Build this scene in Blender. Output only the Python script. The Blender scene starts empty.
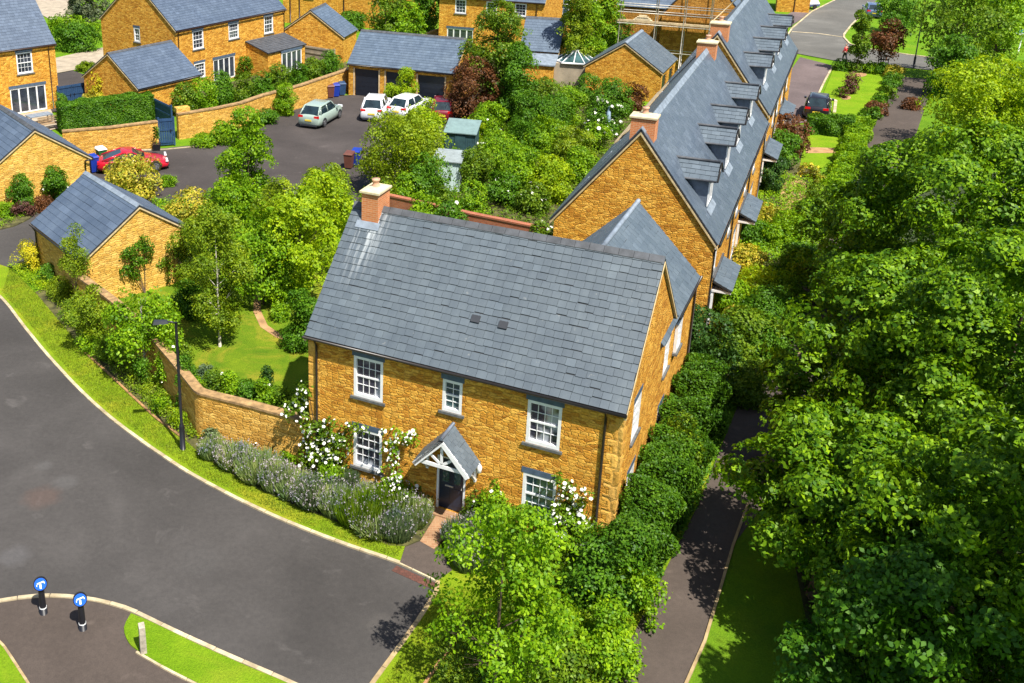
import bpy, bmesh, math, random
import numpy as np
from mathutils import Vector, Matrix
from math import sin, cos, pi, radians, sqrt, atan2
random.seed(7)
SC = bpy.context.scene
COL = SC.collection
# ------------------------------------------------------------------ camera model
CF, CPT, CH, CX, CY, CRL = 1061.8, .3360, 21.43, 347.2, 190.3, .002
_f = np.array([0, cos(CPT), -sin(CPT)]); _u = np.array([0, sin(CPT), cos(CPT)]); _r = np.array([1., 0, 0])
_r2 = cos(CRL)*_r + sin(CRL)*_u; _u2 = -sin(CRL)*_r + cos(CRL)*_u

def at(px, py, z=0.0):
    """the point of the level plane z seen at a pixel of the photograph"""
    d = _f + (px-CX)/CF*_r2 - (py-CY)/CF*_u2
    t = (z-CH)/d[2]
    return (d[0]*t, d[1]*t, z)

# ------------------------------------------------------------------ properties
def tag(o, label=None, cat=None, group=None, kind=None):
    if label: o['label'] = label
    if cat: o['category'] = cat
    if group: o['group'] = group
    if kind: o['kind'] = kind
    return o

def thing(name, label, cat, loc=(0, 0, 0), rz=0, group=None):
    o = bpy.data.objects.new(name, None); COL.objects.link(o)
    o.empty_display_size = .3
    o.location = loc; o.rotation_euler = (0, 0, rz)
    return tag(o, label, cat, group)

def dup(root, loc, rz, label=None, group=None):
    def cp(o, par):
        c = o.copy(); COL.objects.link(c); c.parent = par
        for ch in o.children: cp(ch, c)
        return c
    kids = list(root.children)
    r = root.copy(); COL.objects.link(r); r.location = loc; r.rotation_euler = (0, 0, rz)
    for ch in kids: cp(ch, r)
    if label: r['label'] = label
    if group: r['group'] = group
    return r

# ------------------------------------------------------------------ materials
def newmat(name):
    m = bpy.data.materials.new(name); m.use_nodes = True
    nt = m.node_tree; nt.nodes.clear()
    out = nt.nodes.new('ShaderNodeOutputMaterial'); b = nt.nodes.new('ShaderNodeBsdfPrincipled')
    nt.links.new(b.outputs[0], out.inputs[0])
    return m, nt, b, out

def c4(c): return (c[0], c[1], c[2], 1)

def N(nt, t, **kw):
    n = nt.nodes.new(t)
    for k, v in kw.items():
        if hasattr(n, k): setattr(n, k, v)
        else: n.inputs[k.replace('_', ' ')].default_value = v
    return n

def mixc(nt, a, b, fac, mode='MIX'):
    n = nt.nodes.new('ShaderNodeMix'); n.data_type = 'RGBA'; n.blend_type = mode
    for s, v in ((0, fac), (6, a), (7, b)):
        if hasattr(v, 'links'): nt.links.new(v, n.inputs[s])
        else: n.inputs[s].default_value = c4(v) if s else v
    return n.outputs[2]

def ramp(nt, src, stops):
    r = nt.nodes.new('ShaderNodeValToRGB'); nt.links.new(src, r.inputs[0])
    e = r.color_ramp.elements
    while len(e) < len(stops): e.new(.5)
    for i, (p, c) in enumerate(stops):
        e[i].position = p; e[i].color = c4(c) if not isinstance(c, float) else (c, c, c, 1)
    return r.outputs[0]

def noise(nt, scale, detail=4, rough=.55, vec=None, dist=0):
    n = N(nt, 'ShaderNodeTexNoise'); n.inputs['Scale'].default_value = scale
    n.inputs['Detail'].default_value = detail; n.inputs['Roughness'].default_value = rough
    n.inputs['Distortion'].default_value = dist
    if vec is not None: nt.links.new(vec, n.inputs['Vector'])
    return n.outputs[0]

def coord(nt, kind='Object'):
    return nt.nodes.new('ShaderNodeTexCoord').outputs[kind]

def geopos(nt): return nt.nodes.new('ShaderNodeNewGeometry').outputs['Position']

def bump(nt, b, h, strength=.5, dist=.02):
    n = N(nt, 'ShaderNodeBump'); n.inputs['Strength'].default_value = strength; n.inputs['Distance'].default_value = dist
    nt.links.new(h, n.inputs['Height']); nt.links.new(n.outputs[0], b.inputs['Normal'])

def plain(name, c, rough=.6, metal=0, var=.12, vs=3.0, spec=.5):
    m, nt, b, _ = newmat(name)
    f = noise(nt, vs, 5, .6, coord(nt))
    d = tuple(x*(1-var*1.6) for x in c); l = tuple(min(1, x*(1+var)) for x in c)
    nt.links.new(ramp(nt, f, [(.3, d), (.7, l)]), b.inputs['Base Color'])
    b.inputs['Roughness'].default_value = rough; b.inputs['Metallic'].default_value = metal
    b.inputs['Specular IOR Level'].default_value = spec
    return m

def stone_mat(name, ca, cb, cc, joint, sx=4.2, sy=9.6, rnd=.72):
    """irregular coursed rubble: blocky cells with mortar joints"""
    m, nt, b, _ = newmat(name)
    uv = coord(nt, 'UV')
    dn = N(nt, 'ShaderNodeTexNoise'); dn.inputs['Scale'].default_value = 4.0; dn.inputs['Detail'].default_value = 3
    nt.links.new(uv, dn.inputs['Vector'])
    vm = N(nt, 'ShaderNodeVectorMath', operation='MULTIPLY_ADD')
    nt.links.new(dn.outputs['Color'], vm.inputs[0]); vm.inputs[1].default_value = (.10, .07, 0); nt.links.new(uv, vm.inputs[2])
    mp = N(nt, 'ShaderNodeMapping'); mp.inputs['Scale'].default_value = (sx, sy, 1); nt.links.new(vm.outputs[0], mp.inputs[0])
    vs = []
    for ft in ('F1', 'F2'):
        v = N(nt, 'ShaderNodeTexVoronoi', feature=ft, distance='CHEBYCHEV', voronoi_dimensions='2D'); v.inputs['Scale'].default_value = 1; v.inputs['Randomness'].default_value = rnd
        nt.links.new(mp.outputs[0], v.inputs['Vector']); vs.append(v)
    dd = N(nt, 'ShaderNodeMath', operation='SUBTRACT'); nt.links.new(vs[1].outputs['Distance'], dd.inputs[0]); nt.links.new(vs[0].outputs['Distance'], dd.inputs[1])
    sep = N(nt, 'ShaderNodeSeparateColor'); nt.links.new(vs[0].outputs['Color'], sep.inputs[0])
    col = ramp(nt, sep.outputs[0], [(0, ca), (.4, cb), (1, cc)])
    col = mixc(nt, col, ramp(nt, sep.outputs[1], [(0, (.82, .78, .74)), (1, (1.18, 1.16, 1.12))]), .8, 'MULTIPLY')
    big = noise(nt, .5, 5, .65, uv)
    col = mixc(nt, col, ramp(nt, big, [(.3, (.82, .76, .70)), (.7, (1.12, 1.12, 1.1))]), .8, 'MULTIPLY')
    fn = noise(nt, 11, 5, .7, uv)
    col = mixc(nt, col, ramp(nt, fn, [(.3, (.58, .53, .48)), (.62, (1.15, 1.15, 1.15))]), .8, 'MULTIPLY')
    jm = ramp(nt, dd.outputs[0], [(.0, .6), (.08, 0.)])
    col = mixc(nt, col, joint, jm)
    nt.links.new(col, b.inputs['Base Color']); b.inputs['Roughness'].default_value = .95; b.inputs['Specular IOR Level'].default_value = .2
    hgt = ramp(nt, dd.outputs[0], [(.0, 0.), (.25, 1.)])
    m2 = N(nt, 'ShaderNodeMath', operation='ADD'); nt.links.new(hgt, m2.inputs[0]); nt.links.new(fn, m2.inputs[1])
    m3 = N(nt, 'ShaderNodeMath', operation='MULTIPLY_ADD'); nt.links.new(sep.outputs[2], m3.inputs[0]); m3.inputs[1].default_value = .8; nt.links.new(m2.outputs[0], m3.inputs[2])
    bump(nt, b, m3.outputs[0], .85, .032)
    return m

def slate_mat(name, a, bcol, rough=.55, run=None):
    m, nt, b, _ = newmat(name)
    g = nt.nodes.new('ShaderNodeNewGeometry')
    col = ramp(nt, g.outputs['Random Per Island'], [(0, a), (.8, bcol), (1, tuple(x*1.15 for x in bcol))])
    n = noise(nt, .8, 5, .65, coord(nt))
    col = mixc(nt, col, ramp(nt, n, [(.3, (.8, .82, .86)), (.7, (1.16, 1.13, 1.1))]), .85, 'MULTIPLY')
    mp = N(nt, 'ShaderNodeMapping'); mp.inputs['Scale'].default_value = (2.6, .22, 1); nt.links.new(coord(nt, 'UV'), mp.inputs[0])
    col = mixc(nt, col, ramp(nt, noise(nt, 1.0, 4, .6, mp.outputs[0]), [(.3, (.86, .87, .89)), (.7, (1.18, 1.16, 1.14))]), .8, 'MULTIPLY')
    if run:      # lime run-off below the chimney
        sx = N(nt, 'ShaderNodeSeparateXYZ'); nt.links.new(coord(nt), sx.inputs[0])
        s1 = N(nt, 'ShaderNodeMath', operation='SUBTRACT'); nt.links.new(sx.outputs[0], s1.inputs[0]); s1.inputs[1].default_value = run[0]
        s2 = N(nt, 'ShaderNodeMath', operation='ABSOLUTE'); nt.links.new(s1.outputs[0], s2.inputs[0])
        mx_ = ramp(nt, s2.outputs[0], [(0, 1.), (run[1], 0.)])
        my_ = ramp(nt, sx.outputs[1], [(.10, 0.), (.29, 1.)]) if False else None
        mr = N(nt, 'ShaderNodeMapRange'); nt.links.new(sx.outputs[1], mr.inputs[0]); mr.inputs[1].default_value = 1.1; mr.inputs[2].default_value = 2.9
        mu = N(nt, 'ShaderNodeMath', operation='MULTIPLY'); nt.links.new(mx_, mu.inputs[0]); nt.links.new(mr.outputs[0], mu.inputs[1])
        mp2 = N(nt, 'ShaderNodeMapping'); mp2.inputs['Scale'].default_value = (9, .5, 1); nt.links.new(coord(nt, 'UV'), mp2.inputs[0])
        mu2 = N(nt, 'ShaderNodeMath', operation='MULTIPLY'); nt.links.new(mu.outputs[0], mu2.inputs[0]); nt.links.new(ramp(nt, noise(nt, 1.0, 3, .6, mp2.outputs[0]), [(.46, 0.), (.6, .9)]), mu2.inputs[1])
        col = mixc(nt, col, (.42, .45, .46), mu2.outputs[0])
    sp = noise(nt, 5, 3, .6, coord(nt))
    col = mixc(nt, col, (.27, .27, .25), ramp(nt, sp, [(.68, 0.), (.78, .45)]))
    nt.links.new(col, b.inputs['Base Color']); b.inputs['Roughness'].default_value = rough
    bump(nt, b, noise(nt, 30, 4, .6, coord(nt)), .25, .01)
    return m

def leaf_mat(name, dark, light, trans=.35, tcol=None):
    m, nt, b, out = newmat(name)
    g = nt.nodes.new('ShaderNodeNewGeometry')
    col = ramp(nt, g.outputs['Random Per Island'], [(0, dark), (.55, tuple((x+y)/2 for x, y in zip(dark, light))), (1, light)])
    n = noise(nt, 1.5, 3, .6, g.outputs['Position'])
    col = mixc(nt, col, ramp(nt, n, [(.32, (.52, .62, .7)), (.68, (1.4, 1.22, 1.0))]), .85, 'MULTIPLY')
    nt.links.new(col, b.inputs['Base Color']); b.inputs['Roughness'].default_value = .5
    b.inputs['Specular IOR Level'].default_value = .22
    t = N(nt, 'ShaderNodeBsdfTranslucent')
    tc = mixc(nt, col, (1.5, 1.35, .5), 1.0, 'MULTIPLY'); nt.links.new(tc, t.inputs[0])
    mx = N(nt, 'ShaderNodeMixShader'); mx.inputs[0].default_value = trans
    nt.links.new(b.outputs[0], mx.inputs[1]); nt.links.new(t.outputs[0], mx.inputs[2]); nt.links.new(mx.outputs[0], out.inputs[0])
    return m

def grass_mat(name, a, bcol, dry=(.30, .25, .05), dryamt=.25):
    m, nt, b, _ = newmat(name)
    p = geopos(nt)
    col = ramp(nt, noise(nt, .7, 5, .65, p), [(.3, a), (.7, bcol)])
    col = mixc(nt, col, dry, ramp(nt, noise(nt, .45, 6, .7, p, .6), [(.5, 0.), (.75, dryamt)]))
    fn = noise(nt, 22, 4, .75, p)
    col = mixc(nt, col, ramp(nt, fn, [(.3, (.55, .6, .6)), (.7, (1.35, 1.3, 1.2))]), .75, 'MULTIPLY')
    nt.links.new(col, b.inputs['Base Color']); b.inputs['Roughness'].default_value = .95; b.inputs['Specular IOR Level'].default_value = .1
    bump(nt, b, fn, .9, .06)
    return m

def asphalt_mat(name, c, stain=.5, tint=(1, 1, 1), spots=()):
    m, nt, b, _ = newmat(name)
    p = geopos(nt)
    c = tuple(x*t for x, t in zip(c, tint))
    col = ramp(nt, noise(nt, .22, 6, .6, p, .4), [(.3, tuple(x*.72 for x in c)), (.55, c), (.78, tuple(x*1.45 for x in c))])
    col = mixc(nt, col, tuple(x*3.0 for x in c), ramp(nt, noise(nt, .8, 5, .6, p, .5), [(.62, 0.), (.8, stain)]))
    for (wx, wy, r, sc) in spots:
        d = N(nt, 'ShaderNodeVectorMath', operation='DISTANCE'); nt.links.new(p, d.inputs[0]); d.inputs[1].default_value = (wx, wy, 0)
        ad = N(nt, 'ShaderNodeMath', operation='MULTIPLY_ADD'); nt.links.new(noise(nt, 2.2, 4, .6, p), ad.inputs[0]); ad.inputs[1].default_value = .9*r; nt.links.new(d.outputs['Value'], ad.inputs[2])
        mr = N(nt, 'ShaderNodeMapRange'); nt.links.new(ad.outputs[0], mr.inputs[0]); mr.inputs[1].default_value = r*1.5; mr.inputs[2].default_value = r*.9; mr.inputs[3].default_value = 0; mr.inputs[4].default_value = .2
        col = mixc(nt, col, sc, mr.outputs[0])
    col = mixc(nt, col, ramp(nt, noise(nt, 45, 3, .8, p), [(.3, (.6, .6, .6)), (.7, (1.45, 1.42, 1.38))]), .8, 'MULTIPLY')
    col = mixc(nt, col, ramp(nt, noise(nt, 6, 5, .7, p), [(.3, (.82, .82, .82)), (.7, (1.18, 1.17, 1.15))]), .7, 'MULTIPLY')
    nt.links.new(col, b.inputs['Base Color']); b.inputs['Roughness'].default_value = .9; b.inputs['Specular IOR Level'].default_value = .25
    bump(nt, b, noise(nt, 60, 3, .7, p), .4, .01)
    return m

def glass_mat(name, c, curtain=None):
    m, nt, b, _ = newmat(name)
    o = coord(nt)
    col = ramp(nt, noise(nt, 1.3, 3, .6, o), [(.35, tuple(x*.4 for x in c)), (.65, c)])
    if curtain: col = mixc(nt, col, curtain, ramp(nt, noise(nt, 1.0, 2, .5, o, .3), [(.48, 0.), (.56, .8)]))
    nt.links.new(col, b.inputs['Base Color']); b.inputs['Roughness'].default_value = .06
    b.inputs['Specular IOR Level'].default_value = .9
    return m

def brick_mat(name, ca, cb, mortar, bw=.225, rh=.075):
    m, nt, b, _ = newmat(name)
    uv = coord(nt, 'UV'); br = N(nt, 'ShaderNodeTexBrick'); nt.links.new(uv, br.inputs['Vector'])
    br.inputs['Scale'].default_value = 1; br.inputs['Brick Width'].default_value = bw; br.inputs['Row Height'].default_value = rh
    br.inputs['Mortar Size'].default_value = .008; br.inputs['Color1'].default_value = c4(ca); br.inputs['Color2'].default_value = c4(cb); br.inputs['Mortar'].default_value = c4(mortar)
    col = mixc(nt, br.outputs['Color'], ramp(nt, noise(nt, 1.5, 4, .6, uv), [(.3, (.75, .72, .7)), (.7, (1.15, 1.12, 1.1))]), .8, 'MULTIPLY')
    nt.links.new(col, b.inputs['Base Color']); b.inputs['Roughness'].default_value = .9
    bump(nt, b, br.outputs['Fac'], -.5, .01)
    return m

M = {}
M['stone'] = stone_mat('ironstone', (.46, .200, .026), (.65, .325, .042), (.78, .46, .085), (.54, .30, .075), 4.2, 10.4, .78)
M['stone_b'] = stone_mat('ironstone_far', (.50, .235, .030), (.62, .32, .042), (.70, .40, .07), (.48, .27, .07), 3.6, 7.6)
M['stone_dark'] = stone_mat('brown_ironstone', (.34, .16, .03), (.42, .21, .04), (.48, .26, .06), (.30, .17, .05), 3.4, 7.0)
M['stone_pale'] = stone_mat('weathered_ironstone', (.56, .32, .06), (.70, .43, .09), (.78, .52, .14), (.56, .36, .12), 3.4, 9.5)
M['stone_wall'] = stone_mat('garden_wall_stone', (.52, .28, .05), (.66, .38, .075), (.74, .47, .12), (.46, .28, .09), 3.4, 9.5)
M['quoin'] = stone_mat('dressed_ironstone', (.60, .33, .06), (.70, .40, .08), (.76, .47, .12), (.6, .36, .1), 1.5, 2.0, .3)
M['slate'] = slate_mat('roof_slate', (.072, .098, .122), (.090, .118, .144))
M['slate_main'] = slate_mat('main_roof_slate', (.070, .090, .108), (.081, .103, .122), .55, (.85, .75))
M['slate_blue'] = slate_mat('blue_roof_slate', (.062, .088, .130), (.080, .110, .158))
M['slate_dark'] = slate_mat('smooth_dark_slate', (.068, .090, .118), (.082, .105, .135), .4)
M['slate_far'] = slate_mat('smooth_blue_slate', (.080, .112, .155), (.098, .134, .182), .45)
M['gap'] = plain('slate_gap', (.02, .022, .026), .9)
M['lead'] = plain('lead_flashing', (.13, .16, .21), .5, 0, .2, 4)
M['ridge'] = plain('ridge_tile', (.07, .075, .085), .7, 0, .25, 3)
M['ridge_pale'] = plain('pale_ridge_tile', (.20, .24, .29), .6, 0, .2, 3)
M['verge'] = plain('verge_mortar', (.55, .42, .22), .9, 0, .2, 6)
M['gutter'] = plain('black_gutter', (.02, .016, .014), .35)
M['pipe_brown'] = plain('dark_brown_pipe', (.035, .014, .01), .4)
M['white'] = plain('white_paint', (.80, .80, .80), .4, 0, .06, 5)
M['lintel'] = plain('slate_lintel', (.07, .105, .16), .6, 0, .2, 5)
M['sill'] = plain('stone_sill', (.11, .115, .115), .8, 0, .25, 7)
M['glass'] = glass_mat('window_glass', (.05, .06, .085))
M['glass_teal'] = glass_mat('teal_window_glass', (.06, .13, .14))
M['glass_curtain'] = glass_mat('curtained_window_glass', (.05, .05, .075), (.42, .44, .5))
M['glass_car'] = glass_mat('car_glass', (.018, .035, .042))
M['chimney'] = brick_mat('chimney_brick', (.60, .21, .07), (.50, .16, .05), (.58, .35, .2))
M['redbrick'] = brick_mat('garden_brick', (.30, .07, .025), (.40, .12, .05), (.3, .2, .15))
M['pot'] = plain('clay_pot', (.55, .30, .19), .8, 0, .15, 6)
M['mortarcap'] = plain('chimney_cap', (.62, .52, .33), .9, 0, .15, 6)
M['darkdoor'] = plain('dark_painted_door', (.012, .022, .045), .3)
M['garage_door'] = plain('dark_garage_door', (.008, .012, .022), .45)
M['bluegate'] = plain('blue_painted_boards', (.018, .055, .13), .55, 0, .2, 3)
M['timber'] = plain('weathered_timber', (.30, .20, .11), .85, 0, .3, 4)
M['board'] = plain('scaffold_board', (.60, .45, .26), .85, 0, .25, 3)
M['steel'] = plain('galvanised_tube', (.45, .42, .36), .45, .3, .2, 5)
M['black'] = plain('black_metal', (.012, .012, .016), .35)
M['dark_grey'] = plain('dark_plastic', (.03, .033, .04), .5)
def kerb_mat(name, c):
    m, nt, b, _ = newmat(name); g = nt.nodes.new('ShaderNodeNewGeometry')
    col = ramp(nt, g.outputs['Random Per Island'], [(0, tuple(x*.72 for x in c)), (1, tuple(x*1.12 for x in c))])
    col = mixc(nt, col, ramp(nt, noise(nt, 2.5, 5, .7, coord(nt)), [(.35, (.6, .55, .48)), (.6, (1.05, 1.05, 1.05))]), .8, 'MULTIPLY')
    nt.links.new(col, b.inputs['Base Color']); b.inputs['Roughness'].default_value = .92; return m
M['kerb'] = kerb_mat('pale_kerb', (.54, .45, .29)); M['kerb_buff'] = kerb_mat('buff_kerb', (.42, .31, .16))
M['edging'] = plain('rusty_edging', (.32, .17, .07), .9, 0, .4, 3)
M['coping'] = plain('weathered_coping', (.34, .21, .09), .9, 0, .35, 4)
M['shade_floor'] = plain('shade_dark_floor', (.03, .045, .010), .95, 0, .5, 3)  # woodland floor colour with the shade under the trees put into it
M['soil'] = plain('bare_soil', (.15, .075, .03), .95, 0, .4, 2)
M['soil_pale'] = plain('sandy_path', (.38, .22, .10), .95, 0, .3, 1.5)
M['paving'] = brick_mat('brick_paving', (.33, .19, .10), (.27, .14, .07), (.35, .24, .14), .22, .11)
M['redgrate'] = brick_mat('red_drain_brick', (.13, .05, .035), (.09, .035, .025), (.06, .03, .02), .12, .12)
M['road'] = asphalt_mat('road_asphalt', (.060, .056, .054), .35, spots=[at(42, 497)[:2]+(.75, (.15, .075, .05)), at(65, 482)[:2]+(.5, (.13, .13, .13)), at(44, 466)[:2]+(.35, (.13, .13, .13)), at(14, 556)[:2]+(.6, (.15, .15, .16)), at(380, 625)[:2]+(.5, (.12, .11, .10)), at(200, 560)[:2]+(.9, (.085, .082, .08))])
M['path'] = asphalt_mat('path_asphalt', (.078, .062, .053), .3)
M['court'] = asphalt_mat('courtyard_asphalt', (.058, .050, .048), .35)
M['pad'] = asphalt_mat('purple_asphalt', (.125, .098, .098), .15)
M['far_road'] = asphalt_mat('far_asphalt', (.125, .122, .112), .15)
M['gravel'] = plain('pale_gravel', (.36, .30, .22), .95, 0, .2, 1.2)
M['grass'] = grass_mat('meadow_grass', (.085, .20, .008), (.15, .28, .010))
M['verge_grass'] = grass_mat('verge_grass', (.14, .235, .008), (.23, .325, .012), (.40, .30, .03), .75)
M['lawn'] = grass_mat('lawn_grass', (.08, .165, .008), (.165, .24, .012), (.42, .30, .04), .8)
M['bright_grass'] = grass_mat('fresh_grass', (.12, .24, .006), (.20, .32, .012), (.30, .30, .03), .45)
M['shade_grass'] = grass_mat('parkland_grass', (.08, .18, .010), (.14, .26, .010), (.20, .2, .03), .3)  # parkland green, darkened for the shade under the trees
M['bed'] = plain('planted_soil', (.085, .08, .022), .95, 0, .5, 2.5)
# foliage
L_ = {}
L_['maple'] = leaf_mat('maple_leaf', (.040, .130, .004), (.22, .39, .008), .30)
L_['maple_dark'] = leaf_mat('shaded_maple_leaf', (.025, .095, .005), (.09, .22, .008), .25)  # darker copy of the maple leaf, shade put into its colour
L_['bright'] = leaf_mat('bright_leaf', (.09, .23, .005), (.27, .45, .010), .36)
L_['lime'] = leaf_mat('lime_leaf', (.19, .34, .006), (.40, .54, .012), .40)
L_['mid'] = leaf_mat('mid_green_leaf', (.06, .145, .006), (.19, .30, .014), .32)
L_['birch'] = leaf_mat('birch_leaf', (.11, .21, .008), (.28, .38, .015), .36)
L_['dark'] = leaf_mat('dark_evergreen_leaf', (.02, .065, .010), (.05, .125, .016), .2)
L_['hedge'] = leaf_mat('hedge_leaf', (.045, .14, .006), (.12, .27, .012), .30)
L_['hedge_shade'] = leaf_mat('shaded_hedge_leaf', (.032, .105, .005), (.095, .215, .009), .24)  # hedge green darkened; the big trees' shadow is in the leaf colour
L_['yellow'] = leaf_mat('golden_leaf', (.36, .40, .008), (.62, .55, .03), .3)
L_['varieg'] = leaf_mat('variegated_leaf', (.18, .25, .010), (.58, .48, .06), .28)
L_['bronze'] = leaf_mat('bronze_leaf', (.085, .035, .012), (.20, .085, .035), .25)
L_['purple'] = leaf_mat('purple_leaf', (.07, .03, .03), (.20, .09, .07), .25)
L_['grey'] = leaf_mat('grey_green_leaf', (.07, .12, .055), (.15, .22, .10), .25)
L_['blade'] = leaf_mat('lavender_blade', (.14, .24, .07), (.34, .42, .17), .25)
L_['lavflower'] = leaf_mat('lavender_flower', (.26, .24, .30), (.40, .38, .44), .2)
L_['grassy'] = leaf_mat('tall_grass_blade', (.12, .20, .01), (.28, .34, .03), .35)
L_['olive'] = leaf_mat('olive_leaf', (.06, .09, .04), (.14, .17, .09), .2)
M['bark'] = plain('brown_bark', (.085, .055, .035), .9, 0, .35, 6)
M['birchbark'] = plain('pale_birch_bark', (.55, .50, .42), .8, 0, .35, 9)
M['petal'] = plain('white_petal', (.74, .72, .65), .6, 0, .1, 20)
M['petal_yellow'] = plain('yellow_petal', (.75, .55, .02), .6, 0, .1, 20)
M['petal_red'] = plain('red_petal', (.60, .05, .03), .6, 0, .1, 20)

# ------------------------------------------------------------------ mesh builder
class MB:
    def __init__(s): s.v = []; s.f = []; s.m = []; s.sm = []
    def add(s, vs, fs, mi=0, smooth=False):
        o = len(s.v); s.v += [tuple(map(float, p)) for p in vs]
        for f in fs: s.f.append([o+i for i in f]); s.m.append(mi); s.sm.append(smooth)
    def solid(s, vs, fs, mi=0, smooth=False):
        c = Vector((0, 0, 0))
        for p in vs: c += Vector(p)
        c /= len(vs); out = []
        for f in fs:
            p = [Vector(vs[i]) for i in f]
            n = Vector((0, 0, 0))
            for i in range(len(p)): n += p[i].cross(p[(i+1) % len(p)])
            ctr = sum(p, Vector())/len(p)
            out.append(f if n.dot(ctr-c) >= 0 else f[::-1])
        s.add(vs, out, mi, smooth)
    def hexa(s, p, mi=0):     # 8 points: bottom 4 (ring), top 4 (ring)
        s.solid(p, [[0, 1, 2, 3], [4, 5, 6, 7], [0, 1, 5, 4], [1, 2, 6, 5], [2, 3, 7, 6], [3, 0, 4, 7]], mi)
    def box(s, x0, x1, y0, y1, z0, z1, mi=0):
        s.hexa([(x0, y0, z0), (x1, y0, z0), (x1, y1, z0), (x0, y1, z0), (x0, y0, z1), (x1, y0, z1), (x1, y1, z1), (x0, y1, z1)], mi)
    def fbox(s, F, u0, u1, d0, d1, z0, z1, mi=0):
        s.hexa([F(u0, d0, z0), F(u1, d0, z0), F(u1, d1, z0), F(u0, d1, z0), F(u0, d0, z1), F(u1, d0, z1), F(u1, d1, z1), F(u0, d1, z1)], mi)
    def prism(s, poly, off, mi=0):     # poly: 3-D ring, off: vector
        n = len(poly); o = Vector(off)
        vs = [tuple(p) for p in poly] + [tuple(Vector(p)+o) for p in poly]
        s.solid(vs, [list(range(n)), list(range(n, 2*n))[::-1]] + [[i, (i+1) % n, n+(i+1) % n, n+i] for i in range(n)], mi)
    def tube(s, pts, rs, seg=8, mi=0, caps=True, smooth=True):
        pts = [Vector(p) for p in pts]
        if not hasattr(rs, '__len__'): rs = [rs]*len(pts)
        o = len(s.v); n = len(pts)
        for i, p in enumerate(pts):
            d = (pts[min(i+1, n-1)]-pts[max(i-1, 0)]).normalized()
            a = d.cross(Vector((0, 0, 1)) if abs(d.z) < .95 else Vector((1, 0, 0))).normalized(); b = d.cross(a)
            for k in range(seg):
                t = 2*pi*k/seg; q = p + (a*cos(t)+b*sin(t))*rs[i]; s.v.append(tuple(q))
        for i in range(n-1):
            for k in range(seg):
                s.f.append([o+i*seg+k, o+(i+1)*seg+k, o+(i+1)*seg+(k+1) % seg, o+i*seg+(k+1) % seg][::-1]); s.m.append(mi); s.sm.append(smooth)
        if caps:
            s.f.append([o+k for k in range(seg)]); s.m.append(mi); s.sm.append(False)
            s.f.append([o+(n-1)*seg+k for k in range(seg)][::-1]); s.m.append(mi); s.sm.append(False)
    def lathe(s, prof, seg=16, mi=0, c=(0, 0, 0), smooth=True):
        s.tube([(c[0], c[1], c[2]+z) for r, z in prof], [r for r, z in prof], seg, mi, True, smooth)
    def build(s, name, mats, parent=None, loc=None, rz=0):
        me = bpy.data.meshes.new(name); me.from_pydata(s.v, [], s.f)
        if not isinstance(mats, (list, tuple)): mats = [mats]
        for m in mats: me.materials.append(M[m] if isinstance(m, str) else m)
        me.polygons.foreach_set('material_index', s.m); me.polygons.foreach_set('use_smooth', s.sm)
        me.update()
        uv = me.uv_layers.new(name='UVMap'); nl = len(me.loops)
        d = np.empty(nl*2); k = 0
        for p in me.polygons:
            n = p.normal
            if abs(n.z) > .98: U = Vector((1, 0, 0)); V = Vector((0, 1, 0))
            else:
                U = Vector((0, 0, 1)).cross(n).normalized(); V = n.cross(U)
            for li in p.loop_indices:
                co = me.vertices[me.loops[li].vertex_index].co
                d[2*li] = U.dot(co); d[2*li+1] = V.dot(co)
        uv.data.foreach_set('uv', d)
        o = bpy.data.objects.new(name, me); COL.objects.link(o)
        if parent: o.parent = parent
        if loc: o.location = loc
        o.rotation_euler = (0, 0, rz)
        return o

def quick(name, V, F, mat, parent=None, k=4):
    """numpy mesh: V (n,3), F (m,k)"""
    me = bpy.data.meshes.new(name); nf = len(F)
    me.vertices.add(len(V)); me.vertices.foreach_set('co', np.asarray(V, np.float32).ravel())
    me.loops.add(nf*k); me.loops.foreach_set('vertex_index', np.asarray(F, np.int32).ravel())
    me.polygons.add(nf); me.polygons.foreach_set('loop_start', np.arange(nf, dtype=np.int32)*k)
    me.update(calc_edges=True)
    for m in (mat if isinstance(mat, list) else [mat]): me.materials.append(m)
    o = bpy.data.objects.new(name, me); COL.objects.link(o)
    if parent: o.parent = parent
    return o

# ------------------------------------------------------------------ ground sheets
def smooth_px(pts, n=6):
    out = []; P = [np.array(p, float) for p in pts]
    for i in range(len(P)-1):
        a = P[max(i-1, 0)]; b = P[i]; c = P[i+1]; d = P[min(i+2, len(P)-1)]
        for k in range(n):
            t = k/n
            out.append(tuple(.5*((2*b)+(-a+c)*t+(2*a-5*b+4*c-d)*t*t+(-a+3*b-3*c+d)*t**3)))
    out.append(tuple(P[-1])); return out

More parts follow.
